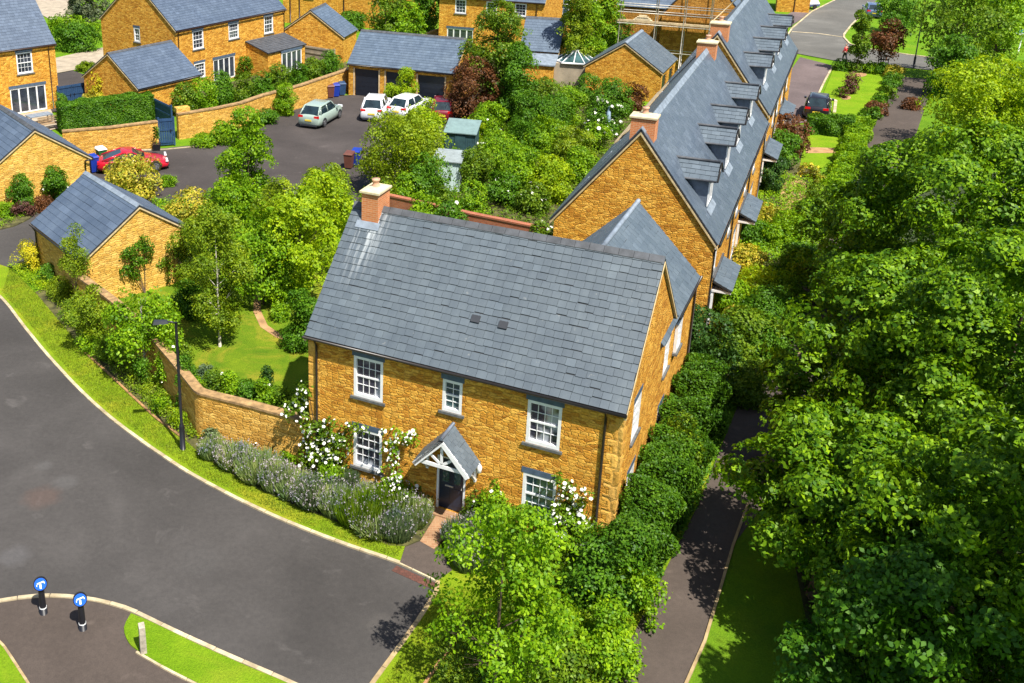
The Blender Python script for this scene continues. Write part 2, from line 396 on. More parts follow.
def sheet(name, pts, z, mat, thick=.12, world=False, kind='structure'):
    w = [(p[0], p[1], z) if world else at(p[0], p[1], z) for p in pts]
    bm = bmesh.new()
    vs = [bm.verts.new(p) for p in w]; f = bm.faces.new(vs)
    if f.normal.z < 0: f.normal_flip()
    f.normal_update()
    if f.normal.z < 0: bmesh.ops.reverse_faces(bm, faces=[f])
    bmesh.ops.triangulate(bm, faces=bm.faces[:])
    n = len(w)
    if thick:
        lo = [bm.verts.new((p[0], p[1], z-thick)) for p in w]
        for i in range(n): bm.faces.new([vs[i], vs[(i+1) % n], lo[(i+1) % n], lo[i]])
    bmesh.ops.recalc_face_normals(bm, faces=bm.faces[:])
    me = bpy.data.meshes.new(name); bm.to_mesh(me); bm.free()
    if sum(p.normal.z*p.area for p in me.polygons) < 0: me.flip_normals()
    me.materials.append(M[mat]); 
    uv = me.uv_layers.new(name='UVMap')
    for l in me.loops: uv.data[l.index].uv = me.vertices[l.vertex_index].co.xy
    o = bpy.data.objects.new(name, me); COL.objects.link(o); o['kind'] = kind
    return o

def strip(name, pts, w, z0, z1, mat, world=False, kind='structure', closed=False):
    P = [Vector(p[:2]) if world else Vector(at(p[0], p[1], z1)[:2]) for p in pts]
    if name == 'kerb':                      # separate kerb stones with open joints
        acc = [0.0]
        for a, b in zip(P[:-1], P[1:]): acc.append(acc[-1]+(b-a).length)
        def pos(s_):
            s_ = min(max(s_, 0), acc[-1])
            for i in range(len(P)-1):
                if s_ <= acc[i+1]: return P[i].lerp(P[i+1], (s_-acc[i])/max(1e-9, acc[i+1]-acc[i]))
            return P[-1]
        mb = MB(); k = max(1, int(acc[-1]/.9)); st = acc[-1]/k
        for i in range(k):
            pts = [pos(i*st+.012), pos(i*st+st*.5), pos((i+1)*st-.012)]; dz = (random.random()-.5)*.014
            for a, b in zip(pts[:-1], pts[1:]):
                d = (b-a).normalized(); n_ = Vector((-d.y, d.x))*w/2
                mb.hexa([(q.x, q.y, zz) for zz in (z0, z1+dz) for q in (a+n_, b+n_, b-n_, a-n_)])
        o = mb.build(name, mat); o['kind'] = kind; return o
    mb = MB(); n = len(P); L = []; R = []
    for i in range(n):
        d = (P[min(i+1, n-1)]-P[max(i-1, 0)]).normalized(); nn = Vector((-d.y, d.x))*w/2
        L.append(P[i]+nn); R.append(P[i]-nn)
    vs = []
    for i in range(n): vs += [(L[i].x, L[i].y, z0), (R[i].x, R[i].y, z0), (R[i].x, R[i].y, z1), (L[i].x, L[i].y, z1)]
    fs = []
    for i in range(n-1):
        a = 4*i; b = a+4
        for k in range(4): fs.append([a+k, a+(k+1) % 4, b+(k+1) % 4, b+k])
    fs += [[0, 3, 2, 1], [4*n-4, 4*n-3, 4*n-2, 4*n-1]]
    mb.add(vs, fs)
    o = mb.build(name, mat)
    bm = bmesh.new(); bm.from_mesh(o.data); bmesh.ops.recalc_face_normals(bm, faces=bm.faces[:]); bm.to_mesh(o.data); bm.free()
    if kind: o['kind'] = kind
    return o


# ================================================================== THE SETTING
sheet('ground', [(-420, -60), (420, -60), (420, 520), (-420, 520)], -.06, 'grass', 0, True)
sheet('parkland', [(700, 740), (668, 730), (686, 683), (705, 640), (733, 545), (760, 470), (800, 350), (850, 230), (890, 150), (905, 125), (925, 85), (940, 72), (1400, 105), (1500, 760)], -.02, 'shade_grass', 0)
K1 = smooth_px([(-40, 268), (0, 296), (25, 327), (50, 357), (75, 384), (100, 408), (125, 428), (150, 446), (175, 463), (200, 478), (250, 504), (300, 526), (350, 545), (400, 562), (438, 580)], 4)
K1b = [(438, 588), (420, 617), (395, 652), (372, 683), (340, 730), (310, 775)]
road = K1 + K1b + [(250, 860), (-500, 860), (-500, 262), (-120, 262)]
sheet('road', road, 0, 'road', 0)
sheet('side_road', [(-160, 262), (-150, 205), (0, 224), (35, 212), (70, 225), (60, 272), (8, 267), (-8, 275), (-40, 268)], .004, 'road', 0)
V1in = [(182, 437), (196, 450), (215, 464), (250, 485), (300, 508), (350, 527), (388, 545), (405, 546)]
sheet('verge', K1[:-4] + V1in[::-1] + [(156, 417), (130, 393), (108, 372), (85, 352), (60, 322), (35, 292), (8, 267), (-8, 262)], .05, 'verge_grass')
strip('kerb', K1[1:], .13, -.05, .06, 'kerb')
strip('kerb', [(438, 580)] + K1b, .13, -.05, .065, 'kerb_buff')
strip('drain_strip', [(394, 568), (436, 587)], .28, -.03, .008, 'redgrate')
sheet('front_bed', [(35, 292), (60, 322), (85, 352), (108, 372), (130, 393), (156, 417)] + V1in + [(420, 540), (437, 515), (470, 522), (600, 560), (640, 500), (600, 460), (300, 400), (200, 400), (120, 345), (60, 282)], .055, 'bed')
sheet('lawn', [(92, 318), (120, 285), (200, 255), (300, 235), (380, 250), (360, 330), (330, 440), (300, 450), (204, 438), (180, 405), (150, 375)], .06, 'lawn', 0)
strip('garden_path', [(258, 288), (257.5, 300), (257, 311), (264, 326), (279, 336), (300, 341)], .35, 0, .075, 'soil_pale')
sheet('drive', [(400, 562), (405, 547), (420, 541), (440, 548), (452, 570), (438, 580)], .062, 'path')
sheet('door_path', [(420, 541), (440, 509), (462, 517), (434, 549)], .07, 'paving')
strip('edging', [(85, 352), (108, 372.5), (130, 393.5), (156, 417.5), (183, 437.5)], .09, 0, .1, 'edging')
sheet('corner_verge', [(438, 581), (452, 562), (600, 545), (690, 480), (716, 455), (700, 500), (670, 560), (640, 620), (608, 683), (585, 730), (560, 775), (312, 775), (342, 730), (374, 683), (397, 652), (422, 617)], .05, 'verge_grass')
strip('edging', [(462, 632), (443, 656), (424, 684), (400, 720)], .08, 0, .11, 'edging')
# foot of the road: island, path of the bollards
K2 = smooth_px([(-120, 622), (-40, 606), (0, 600), (28, 596), (58, 595), (92, 598.5), (115, 604), (135, 611), (170, 628), (200, 642), (250, 664), (296, 684), (345, 710), (420, 760)], 3)
sheet('footpath', K2[:-1] + [(300, 775), (-300, 775), (-300, 640)], .02, 'path', .06)
strip('kerb', K2, .13, -.05, .06, 'kerb')
sheet('island_verge', smooth_px([(131, 613), (150, 621), (170, 630.5), (200, 645), (250, 667), (290, 684), (335, 708), (400, 755), (300, 745), (240, 708), (200, 684), (165, 666.5), (138, 650), (128, 641), (124, 627), (131, 613)], 3), .06, 'bright_grass')
strip('kerb', [(136, 651), (165, 668), (200, 685.5), (240, 710)], .07, 0, .07, 'kerb')
sheet('island_verge', [(-90, 600), (-40, 618), (0, 642), (14, 663), (28, 684), (45, 715), (70, 775), (-200, 775)], .06, 'bright_grass')
strip('kerb', [(-40, 616), (0, 640), (14, 661), (29, 684), (47, 716)], .07, 0, .07, 'kerb_buff')
# footpath between the hedge and the big trees
PL = [(560, 775), (585, 730), (608, 683), (640, 620), (670, 560), (700, 500), (718, 455), (738, 405), (790, 280), (835, 180), (868, 137), (882, 108), (898, 76)]
PR = [(914, 74), (921, 84), (916, 100), (902, 128), (880, 170), (850, 230), (800, 350), (760, 470), (733, 545), (705, 640), (686, 683), (668, 730), (650, 775)]
PW = [Vector(at(*q)[:2]) for q in PL]; QW = []
for i, q in enumerate(PW):
    d = (PW[min(i+1, len(PW)-1)]-PW[max(i-1, 0)]).normalized(); wd = 2.35 if i < 9 else 2.9
    QW.append(q+Vector((d.y, -d.x))*wd)
QW = [Vector(at(*q)[:2]) for q in PR[::-1][:5]] + QW[6:]
sheet('footpath', [tuple(q) for q in PW] + [tuple(q) for q in QW[::-1]], .0, 'path', 0, True)
strip('edging', PR[6:], .08, -.05, .05, 'kerb_buff')
# courtyard
sheet('courtyard', [(60, 178), (70, 150), (110, 150), (165, 148), (215, 143), (232, 135), (262, 128), (285, 112), (320, 96), (353, 95), (400, 97), (480, 112), (462, 140), (420, 190), (400, 215), (330, 215), (230, 218), (150, 205), (100, 200)], .0, 'court', 0)
strip('kerb', [(100, 151), (165, 149), (215, 144)], .12, -.02, .05, 'kerb')
# behind: lane, gravel, paving of the houses
sheet('gravel_lane', [(20, -12), (70, -12), (78, 20), (60, 24), (40, 14)], .0, 'gravel', 0)
sheet('paved_lane', [(45, 60), (100, 48), (120, 44), (120, 62), (99, 64), (73, 70), (57, 73), (45, 76)], .0, 'gravel', 0)
sheet('back_drive', [(50, 75), (73, 70.5), (100, 80), (95, 110), (50, 112)], .004, 'court', 0)
sheet('house_garden', [(60, 112), (100, 108), (240, 80), (340, 50), (350, 70), (260, 97), (180, 112), (70, 130)], .0, 'bed', 0)
sheet('patio', [(-10, 118), (50, 108), (60, 128), (0, 140)], .01, 'gravel', 0)
sheet('planting_bed', smooth_px([(-60, 236), (0, 229), (22, 222), (36, 213), (60, 190), (70, 178), (20, 190), (-60, 190)], 2), .07, 'bed')
sheet('back_gardens', [(400, 200), (470, 112), (480, 60), (560, 60), (590, 100), (650, 120), (600, 190), (556, 290), (470, 260)], -.02, 'bed', 0)
# right of the terrace
sheet('parking_pad', [(800, 57), (833, 65.5), (817, 97), (806, 122), (760, 130), (770, 100)], .0, 'pad', 0)
strip('kerb', [(833, 65.5), (825, 80), (817, 97)], .15, -.02, .06, 'kerb')
strip('kerb', [(821, 98), (836, 99.5), (834.5, 112)], .22, -.02, .08, 'kerb')
sheet('front_lawn', [(834, 67), (868, 70), (897, 76), (884, 106), (868, 137), (850, 140), (836, 118), (822, 97)], .02, 'bright_grass', 0)
sheet('front_lawn', [(806, 133), (846, 134), (842, 150), (822, 168), (800, 165)], .02, 'bright_grass', 0)
sheet('front_gardens', [(700, 330), (720, 240), (745, 190), (770, 130), (806, 124), (806, 133), (800, 165), (835, 180), (790, 280), (738, 405), (700, 400)], .0, 'bed', 0)
sheet('soil_patch', smooth_px([(782, 184), (796, 178), (808, 186), (802, 205), (790, 216), (780, 205), (782, 184)], 3), .03, 'soil_pale', 0)
sheet('garden_path', [(738, 236), (775, 242), (772, 248), (735, 244)], .03, 'soil_pale', 0)
sheet('soil_patch', [(806, 147), (838, 148), (835, 153), (806, 153)], .03, 'soil_pale', 0)
for c in ((861, 74.5, 6, 2.2), (846, 97.5, 5, 2.2)):
    sheet('soil_patch', [(c[0]+c[2]*cos(t*pi/5), c[1]+c[3]*sin(t*pi/5)) for t in range(10)], .04, 'soil_pale', 0)
FT = [(844, 37), (850, 43.5), (866, 48), (904, 53.5), (940, 58), (1024, 66.5), (1300, 90)]
FB = [(1300, 104), (1024, 80), (937, 70.5), (895, 66.5), (835, 60.5), (795, 53)]
sheet('far_road', [(790, 33)] + FT + FB + [(780, 52)], .0, 'far_road', 0)
sheet('far_road', [(791, 33), (790, 28.5), (812, 11), (830, 2), (850, -8), (885, -8), (868, 8), (852, 24), (844, 37)], .004, 'far_road', 0)
strip('kerb', [(792, 31.5), (818, 33.2), (844, 37)], .22, 0, .03, 'kerb')
strip('kerb', [(788, 34), (792, 28), (812, 11), (830, 2), (850, -8)], .16, 0, .07, 'kerb')
strip('kerb', [(868, 8), (852, 24), (844, 34)] + FT, .18, 0, .07, 'kerb')
sheet('far_drive', [(780, 18), (792, 12), (812, 10), (800, 20), (788, 28)], .01, 'pad', 0)

sheet('undergrowth_shade', smooth_px([(840, 700), (812, 640), (800, 590), (790, 540), (782, 480), (790, 420), (820, 340), (860, 270), (900, 210), (960, 180), (1100, 170), (1300, 250), (1400, 760), (1000, 790), (840, 700)], 3), -.012, 'shade_floor', 0)  # woodland floor sheet, painted dark to stand for shade below the maples

# ================================================================== BUILDINGS
def faces(L, W):
    return {'front': lambda u, d, z: (u, -d, z), 'back': lambda u, d, z: (L-u, W+d, z),
            'left': lambda u, d, z: (-d, W-u, z), 'right': lambda u, d, z: (L+d, u, z)}

def slate_slope(mb, P0, U, S, NRM, lu, ls, w=.32, e=.25, jit=.7):
    """real overlapping slates on one slope. P0: eave corner, U along eave, S up the slope, NRM outward; material 0 slate, 1 gap"""
    P0, U, S, NRM = map(Vector, (P0, U, S, NRM))
    q = lambda a, b, h: tuple(P0+U*a+S*b+NRM*h)
    mb.solid([q(0, 0, -.09), q(lu, 0, -.09), q(lu, ls, -.09), q(0, ls, -.09), q(0, 0, .0), q(lu, 0, .0), q(lu, ls, .0), q(0, ls, .0)],
             [[0, 1, 2, 3], [4, 5, 6, 7], [0, 1, 5, 4], [1, 2, 6, 5], [2, 3, 7, 6], [3, 0, 4, 7]], 1)
    rows = max(1, round(ls/e)); e = ls/rows; rnd = random.random
    for r in range(rows):
        b0 = r*e; x = -w*(.5 if r % 2 else 0) + (rnd()-.5)*.05*jit
        while x < lu:
            ww = w*(1+(rnd()-.5)*.25*jit); a0 = max(x+.004, 0); a1 = min(x+ww-.004, lu); x += ww
            if a1-a0 < .03: continue
            drop = rnd()*.028*jit if rnd() < .8 else rnd()*.05*jit
            h = .022+rnd()*.012*jit
            bb = b0+drop if r else b0; bt = b0+e+(.01 if r < rows-1 else 0)
            mb.solid([q(a0, bb, .0), q(a1, bb, .0), q(a1, bt, .0), q(a0, bt, .0), q(a0, bb, h), q(a1, bb, h*(1-.2*rnd())), q(a1, bt, .004), q(a0, bt, .004)],
                     [[4, 5, 6, 7], [0, 1, 5, 4], [1, 2, 6, 5], [3, 0, 4, 7]], 0)

def gable_roof(root, L, W, E, R, oe=.16, og=.07, slate='slate', ridge='ridge', w=.32, e=.25, verge=True, name='roof', jit=.7):
    half = W/2; k = R/half; sl = sqrt(1+k*k)
    z0 = E+.10*sl
    mb = MB(); ls = (half+oe)*sl; lu = L+2*og
    S = Vector((0, 1, k)).normalized(); n1 = Vector((0, -k, 1)).normalized()
    slate_slope(mb, (-og, -oe, z0-oe*k), (1, 0, 0), S, n1, lu, ls, w, e, jit)
    S2 = Vector((0, -1, k)).normalized(); n2 = Vector((0, k, 1)).normalized()
    slate_slope(mb, (L+og, W+oe, z0-oe*k), (-1, 0, 0), S2, n2, lu, ls, w, e, jit)
    roof = mb.build(name, [slate, 'gap'], root)
    rb = MB(); zr = z0+R; n = max(1, round(lu/.46)); st = lu/n
    for i in range(n):
        a = -og+i*st; b = a+st-.012; h = .004*random.random()
        for s in (-1, 1):
            rb.solid([(a, half, zr+.06+h), (b, half, zr+.06+h), (b, half+s*.17, zr-.17*k+.06+h), (a, half+s*.17, zr-.17*k+.06+h),
                      (a, half, zr+.01), (b, half, zr+.01), (b, half+s*.17, zr-.17*k+.01), (a, half+s*.17, zr-.17*k+.01)],
                     [[0, 1, 2, 3], [4, 5, 6, 7], [0, 1, 5, 4], [1, 2, 6, 5], [2, 3, 7, 6], [3, 0, 4, 7]], 0)
    rb.build('ridge', ridge, roof)
    if verge:
        for x0, x1 in ((-og-.02, .0-.004), (L+.004, L+og+.02)):
            vb = MB()
            for y0, y1 in ((-oe, half), (W+oe, half)):
                za = z0-oe*k; zb = z0+R; t0 = -.15*sl; t1 = -.085*sl
                vb.hexa([(x0, y0, za+t0), (x1, y0, za+t0), (x1, y1, zb+t0), (x0, y1, zb+t0), (x0, y0, za+t1), (x1, y0, za+t1), (x1, y1, zb+t1), (x0, y1, zb+t1)])
            vb.build('verge', 'verge', roof)
    return roof

def wall_mesh(L, W, E, R, openings, z0=-.1):
    """openings: {face:[(u0,u1,z0,z1),...]}"""
    mb = MB(); F = faces(L, W); wid = {'front': L, 'back': L, 'left': W, 'right': W}
    for k, f in F.items():
        hs = openings.get(k, []); us = sorted({0, wid[k]} | {h[0] for h in hs} | {h[1] for h in hs}); zs = sorted({z0, E} | {h[2] for h in hs if h[2] > z0} | {min(h[3], E) for h in hs})
        for i in range(len(us)-1):
            for j in range(len(zs)-1):
                uc = (us[i]+us[i+1])/2; zc = (zs[j]+zs[j+1])/2
                if any(h[0] < uc < h[1] and h[2] < zc < h[3] for h in hs): continue
                mb.add([f(us[i], 0, zs[j]), f(us[i+1], 0, zs[j]), f(us[i+1], 0, zs[j+1]), f(us[i], 0, zs[j+1])], [[0, 1, 2, 3]])
        for h in hs:
            a, b, c, d = h; D = -.14
            for q in (((a, 0, c), (a, 0, d), (a, D, d), (a, D, c)), ((b, 0, c), (b, D, c), (b, D, d), (b, 0, d)), ((a, 0, d), (b, 0, d), (b, D, d), (a, D, d)), ((a, 0, c), (a, D, c), (b, D, c), (b, 0, c))):
                mb.add([f(*p) for p in q], [[3, 2, 1, 0]])
        if k in ('left', 'right'):
            mb.add([f(0, 0, E), f(W, 0, E), f(W/2, 0, E+R)], [[0, 1, 2]])
    return mb

def fit_window(root, f, u0, u1, z0, z1, cols=4, rows=4, glass='glass', lintel=True, sill=True, sash=True, lcol='lintel', bar=.019):
    mb = MB(); fr = .095; D0, D1 = -.10, .0
    mb.fbox(f, u0, u0+fr, D0, D1, z0, z1); mb.fbox(f, u1-fr, u1, D0, D1, z0, z1)
    mb.fbox(f, u0+fr, u1-fr, D0, D1, z0, z0+fr*1.2); mb.fbox(f, u0+fr, u1-fr, D0, D1, z1-fr, z1)
    iu0, iu1, iz0, iz1 = u0+fr, u1-fr, z0+fr*1.2, z1-fr
    zm = (iz0+iz1)/2
    if sash: mb.fbox(f, iu0, iu1, D0+.01, D1-.05, zm-.03, zm+.03)
    for i in range(1, cols):
        u = iu0+(iu1-iu0)*i/cols; mb.fbox(f, u-bar/2, u+bar/2, D0+.005, D1-.07, iz0, iz1)
    for j in range(1, rows):
        if sash and rows % 2 == 0 and j == rows//2: continue
        z = iz0+(iz1-iz0)*j/rows; mb.fbox(f, iu0, iu1, D0+.007, D1-.072, z-bar/2, z+bar/2)
    w = mb.build('window', 'white', root)
    g = MB(); g.fbox(f, iu0, iu1, -.115, -.098, iz0, iz1); g.build('pane', glass, w)
    if lintel:
        l = MB(); l.fbox(f, u0-.06, u1+.06, -.06, .012, z1+.004, z1+.2); l.build('lintel', lcol, w)
    if sill:
        s = MB(); s.fbox(f, u0-.1, u1+.1, -.1, .07, z0-.09, z0-.004); s.build('sill', 'sill' if sill is True else sill, w)
    return w

def french_door(root, f, u0, u1, z0, z1, glass='glass', n=4):
    mb = MB(); fr = .09
    mb.fbox(f, u0, u1, -.11, -.03, z1-fr, z1); mb.fbox(f, u0, u1, -.11, -.03, z0, z0+.1)
    for i in range(n+1):
        u = u0+(u1-u0)*i/n; a = max(u0, u-fr/2-.01); b = min(u1, u+fr/2+.01)
        if i == 0: b = u0+fr
        if i == n: a = u1-fr
        mb.fbox(f, a, b, -.108, -.032, z0+.1, z1-fr)
    w = mb.build('french_door', 'white', root)
    g = MB(); g.fbox(f, u0+fr, u1-fr, -.1, -.085, z0+.1, z1-fr); g.build('pane', glass, w)
    l = MB(); l.fbox(f, u0-.08, u1+.08, -.06, .012, z1+.004, z1+.22); l.build('lintel', 'lintel', w)
    return w

def gutter(root, f, L, E, d=.2, z=None, down=(), mat='gutter', ext=.1):
    z = E-.02 if z is None else z
    g = MB(); g.tube([f(-ext, d, z), f(L+ext, d, z)], .055, 8); g.build('gutter', mat, root)
    for u in down:
        p = MB(); p.tube([f(u, d, z-.03), f(u, .06, z-.3), f(u, .06, .05)], .04, 8); p.build('downpipe', mat, root)

def chimney(root, x, y, zb, zt, wx=.6, wy=.85, pots=1, cap=.1, name='chimney'):
    mb = MB(); mb.box(x-wx/2, x+wx/2, y-wy/2, y+wy/2, zb, zt-.1); c = mb.build(name, 'chimney', root)
    mb = MB(); mb.box(x-wx/2-cap*.6, x+wx/2+cap*.6, y-wy/2-cap*.6, y+wy/2+cap*.6, zt-.1, zt-.03)
    mb.hexa([(x-wx/2, y-wy/2, zt-.03), (x+wx/2, y-wy/2, zt-.03), (x+wx/2, y+wy/2, zt-.03), (x-wx/2, y+wy/2, zt-.03), (x-.15, y-.2, zt+.05), (x+.15, y-.2, zt+.05), (x+.15, y+.2, zt+.05), (x-.15, y+.2, zt+.05)])
    mb.build('chimney_cap', 'mortarcap', c)
    for i in range(pots):
        yy = y+(i-(pots-1)/2)*.36
        mb = MB(); mb.lathe([(.15, 0), (.14, .05), (.115, .08), (.12, .2), (.145, .22), (.145, .28), (.10, .285), (.09, .15)], 14, 0, (x, yy, zt+.03)); mb.build('chimney_pot', 'pot', c)
    mb = MB(); mb.box(x-wx/2-.035, x+wx/2+.035, y-wy/2-.035, y+wy/2+.035, zb+.1, zb+.1+.001+(zt-zb)*.0+.12); mb.build('flashing', 'lead', c)
    return c

def house(name, label, x, y, yaw, L, W, E, R, wins=(), frenches=(), stone='stone', cat='house', group=None, slate='slate', extra=None, **kw):
    root = thing(name, label, cat, (x, y, 0), yaw, group)
    F = faces(L, W); op = dict(extra or {})
    for w in wins: op.setdefault(w[0], []).append((w[1], w[2], w[3], w[4]))
    for w in frenches: op.setdefault(w[0], []).append((w[1], w[2], w[3], w[4]))
    op = {k: list(v) for k, v in op.items()}
    wall = wall_mesh(L, W, E, R, op).build('wall', stone, root)
    gable_roof(root, L, W, E, R, slate=slate, **kw)
    for w in wins: fit_window(root, F[w[0]], w[1], w[2], w[3], w[4], **(w[5] if len(w) > 5 else {}))
    for w in frenches: french_door(root, F[w[0]], w[1], w[2], w[3], w[4], **(w[5] if len(w) > 5 else {}))
    return root, F, wall

# ---------------------------------------------------------------- the stone house in the middle
L, W, E, R = 10.507, 6.938, 5.33, 3.36
cur = dict(glass='glass_curtain')
mw = [('front', 2.229-.53, 2.229+.53, 3.46, 4.94, cur), ('front', 4.84, 5.50, 3.78, 4.9, dict(glass='glass_teal', cols=2)), ('front', 8.148-.53, 8.148+.53, 3.44, 4.92, cur),
      ('front', 2.229-.53, 2.229+.53, .78, 2.26, dict(glass='glass_curtain', lcol='lintel')), ('front', 8.148-.53, 8.148+.53, .85, 2.36, dict(glass='glass_teal')),
      ('right', 1.3, 2.3, 3.5, 4.85, {}), ('right', 5.75, 6.6, 3.6, 4.8, {}), ('right', 1.3, 2.3, .95, 2.3, {}), ('right', 5.6, 6.5, 1.1, 2.35, {})]
main, F, wall = house('stone_house', 'stone house in the middle with a big grey slate roof, brick chimney and white porch', -1.276, 31.705, -.481, L, W, E, R, mw,
                      extra={'front': [(4.74, 5.74, .12, 2.12)]}, w=.30, e=.25, jit=1.0, slate='slate_main', stone='stone', og=.07)
f = F['front']
gutter(main, f, L, E, .2, 5.26, (.33, L-.52), 'gutter')
gutter(main, F['back'], L-5.2, E, .2, 5.26, ())
chimney(main, .74, W/2+.0, 8.0, 9.52, .62, .92, 1)
mb = MB(); 
k = R/(W/2); 
for (u, s) in ((5.42, 1.15), (6.33, 1.15)):      # two dark roof vents
    y = s; z = E+.1*sqrt(1+k*k)+y*k
    n = Vector((0, -k, 1)).normalized(); t = Vector((0, 1, k)).normalized(); c = Vector((u, y, z))
    P = [c+Vector((sx*.14, 0, 0))+t*sy*.12+n*h for h in (.0, .07) for sx, sy in ((-1, -1), (1, -1), (1, 1), (-1, 1))]
    vb = MB(); vb.hexa([tuple(p) for p in P]); vb.build('roof_vent', 'dark_grey', main)
# pale flashing and lime run under the chimney
fl = MB(); y0 = W/2-.62; 
for (a, b, s0, s1, h) in ((.28, 1.16, .2, .62, .04),):
    n = Vector((0, -k, 1)).normalized(); t = Vector((0, 1, k)).normalized(); base = Vector((0, W/2-.46, E+.1*sqrt(1+k*k)+(W/2-.46)*k))
    P = [base+Vector((uu, 0, 0))+t*(-ss)+n*hh for hh in (.02, .05) for uu, ss in ((a, .28), (b, .28), (b, 0), (a, 0))]
    fl.hexa([tuple(p) for p in P])
fl.build('apron_flashing', 'ridge_pale', main)
for cx_, cy_0, sx_, sy_0 in ((0, 0, 1, 1), (L, 0, -1, 1), (L, W, -1, -1)):
    mb = MB(); z = 0
    i = 0
    while z < E-.3:
        a_, b_2 = ((.42, .24) if i % 2 else (.24, .42)); h_ = .24
        x0_, x1_ = sorted((cx_-sx_*.007, cx_+sx_*a_)); y0_, y1_ = sorted((cy_0-sy_0*.007, cy_0+sy_0*b_2))
        mb.box(x0_, x1_, y0_, y1_, z+.006, z+h_-.006); z += h_; i += 1
    mb.build('quoins', 'quoin', main)
# front door
d = MB(); d.fbox(f, 4.82, 5.66, -.10, -.06, .14, 2.04)
for (a, b, z0, z1) in ((4.91, 5.18, .3, .95), (5.30, 5.57, .3, .95)): d.fbox(f, a, b, -.06, -.05, z0, z1)
door = d.build('door', 'darkdoor', main)
g = MB(); g.fbox(f, 4.93, 5.15, -.062, -.052, 1.15, 1.9); g.fbox(f, 5.33, 5.55, -.062, -.052, 1.15, 1.9); g.build('pane', 'glass_teal', door)
g = MB(); g.fbox(f, 5.03, 5.31, -.058, -.03, 1.0, 1.05); g.build('letter_plate', 'steel', door)
g = MB(); g.tube([f(5.60, -.03, 1.0), f(5.60, -.03, 1.14)], .015, 6); g.build('handle', 'steel', door)
g = MB(); g.fbox(f, 4.745, 4.815, -.11, -.005, .12, 2.11); g.fbox(f, 5.665, 5.735, -.11, -.005, .12, 2.11); g.fbox(f, 4.815, 5.665, -.11, -.005, 2.05, 2.11); g.build('door_frame', 'white', main)
g = MB(); g.fbox(f, 4.55, 5.8, -.12, .38, -.02, .115); g.build('doorstep', 'paving', main)
# porch: slate gable canopy with white bargeboards and sunburst
px_, hw, pr, ze, zr = 5.25, .82, .95, 2.40, 3.36
mb = MB(); kk = (zr-ze)/hw; q = sqrt(1+kk*kk)
slate_slope(mb, f(px_-hw-.12, pr+.05, ze-.12*kk), (0, 1, 0), Vector((1, 0, kk)).normalized(), Vector((-kk, 0, 1)).normalized(), pr+.03, (hw+.12)*q, .2, .17)
slate_slope(mb, f(px_+hw+.12, 0-.02, ze-.12*kk), (0, -1, 0), Vector((-1, 0, kk)).normalized(), Vector((kk, 0, 1)).normalized(), pr+.03, (hw+.12)*q, .2, .17)
po = mb.build('porch', ['slate', 'gap'], main)
mb = MB(); mb.tube([f(px_, -.0, zr+.04), f(px_, pr+.07, zr+.04)], .06, 8); mb.build('ridge_roll', 'lead', po)
mb = MB()
def barg(mb, a, b, w, d0, d1):
    a = Vector((a[0], 0, a[1])); b = Vector((b[0], 0, b[1])); dr = (b-a).normalized(); n = Vector((-dr.z, 0, dr.x))*w/2
    ring = [a+n, b+n, b-n, a-n]
    mb.hexa([f(p.x, d0, p.z) for p in ring]+[f(p.x, d1, p.z) for p in ring])
barg(mb, (px_-hw-.08, ze-.18), (px_+.02, zr-.10), .15, pr-.02, pr+.05); barg(mb, (px_+hw+.08, ze-.18), (px_-.02, zr-.10), .15, pr-.025, pr+.045)
barg(mb, (px_-hw+.05, ze-.05), (px_+hw-.05, ze-.05), .12, pr-.06, pr-.022)
for a in (38, 90, 142):
    r_ = .72 if a == 90 else .52
    barg(mb, (px_, ze), (px_+cos(radians(a))*r_, ze+sin(radians(a))*r_), .085, pr-.055, pr-.027)
mb.build('bargeboard', 'white', po)
for s in (-1, 1):
    mb = MB(); mb.fbox(f, px_+s*hw-.05, px_+s*hw+.05, .0, pr-.03, ze-.16, ze-.06); mb.fbox(f, px_+s*hw-.04, px_+s*hw+.04, .0, .09, 1.55, ze-.16)
    mb.hexa([f(px_+s*hw-.035, .09, 1.6), f(px_+s*hw+.035, .09, 1.6), f(px_+s*hw+.035, .09, 1.72), f(px_+s*hw-.035, .09, 1.72), f(px_+s*hw-.035, .62, ze-.17), f(px_+s*hw+.035, .62, ze-.17), f(px_+s*hw+.035, .72, ze-.17), f(px_+s*hw-.035, .72, ze-.17)])
    mb.build('bracket', 'white', po)
mb = MB(); mb.lathe([(.03, 0), (.07, .03), (.09, .22), (.05, .3), (.02, .34)], 10, 0, f(6.22, .12, 1.95)); mb.build('wall_lantern', 'white', main)
# rear wing (ridge runs back from the main roof)
wx0, wx1, wy1 = 5.66, 10.48, 11.05
ww = wx1-wx0; wE = 5.25; wR = 2.42
mb = MB()
def quadw(mb, pts): mb.add(pts, [list(range(len(pts)))])
quadw(mb, [(wx1, W, 0), (wx1, wy1, 0), (wx1, wy1, wE), (wx1, W, wE)])
quadw(mb, [(wx1, wy1, 0), (wx0, wy1, 0), (wx0, wy1, wE), ((wx0+wx1)/2, wy1, wE+wR), (wx1, wy1, wE)])
quadw(mb, [(wx0, wy1, 0), (wx0, W, 0), (wx0, W, wE), (wx0, wy1, wE)])
wing = mb.build('wing_wall', 'stone', main)
kk = wR/(ww/2); q = sqrt(1+kk*kk); mb = MB(); zb = wE+.08*q
slate_slope(mb, (wx1+.14, 4.75, zb-.14*kk), (0, 1, 0), Vector((-1, 0, kk)).normalized(), Vector((kk, 0, 1)).normalized(), wy1-4.75+.08, (ww/2+.14)*q, .32, .25)
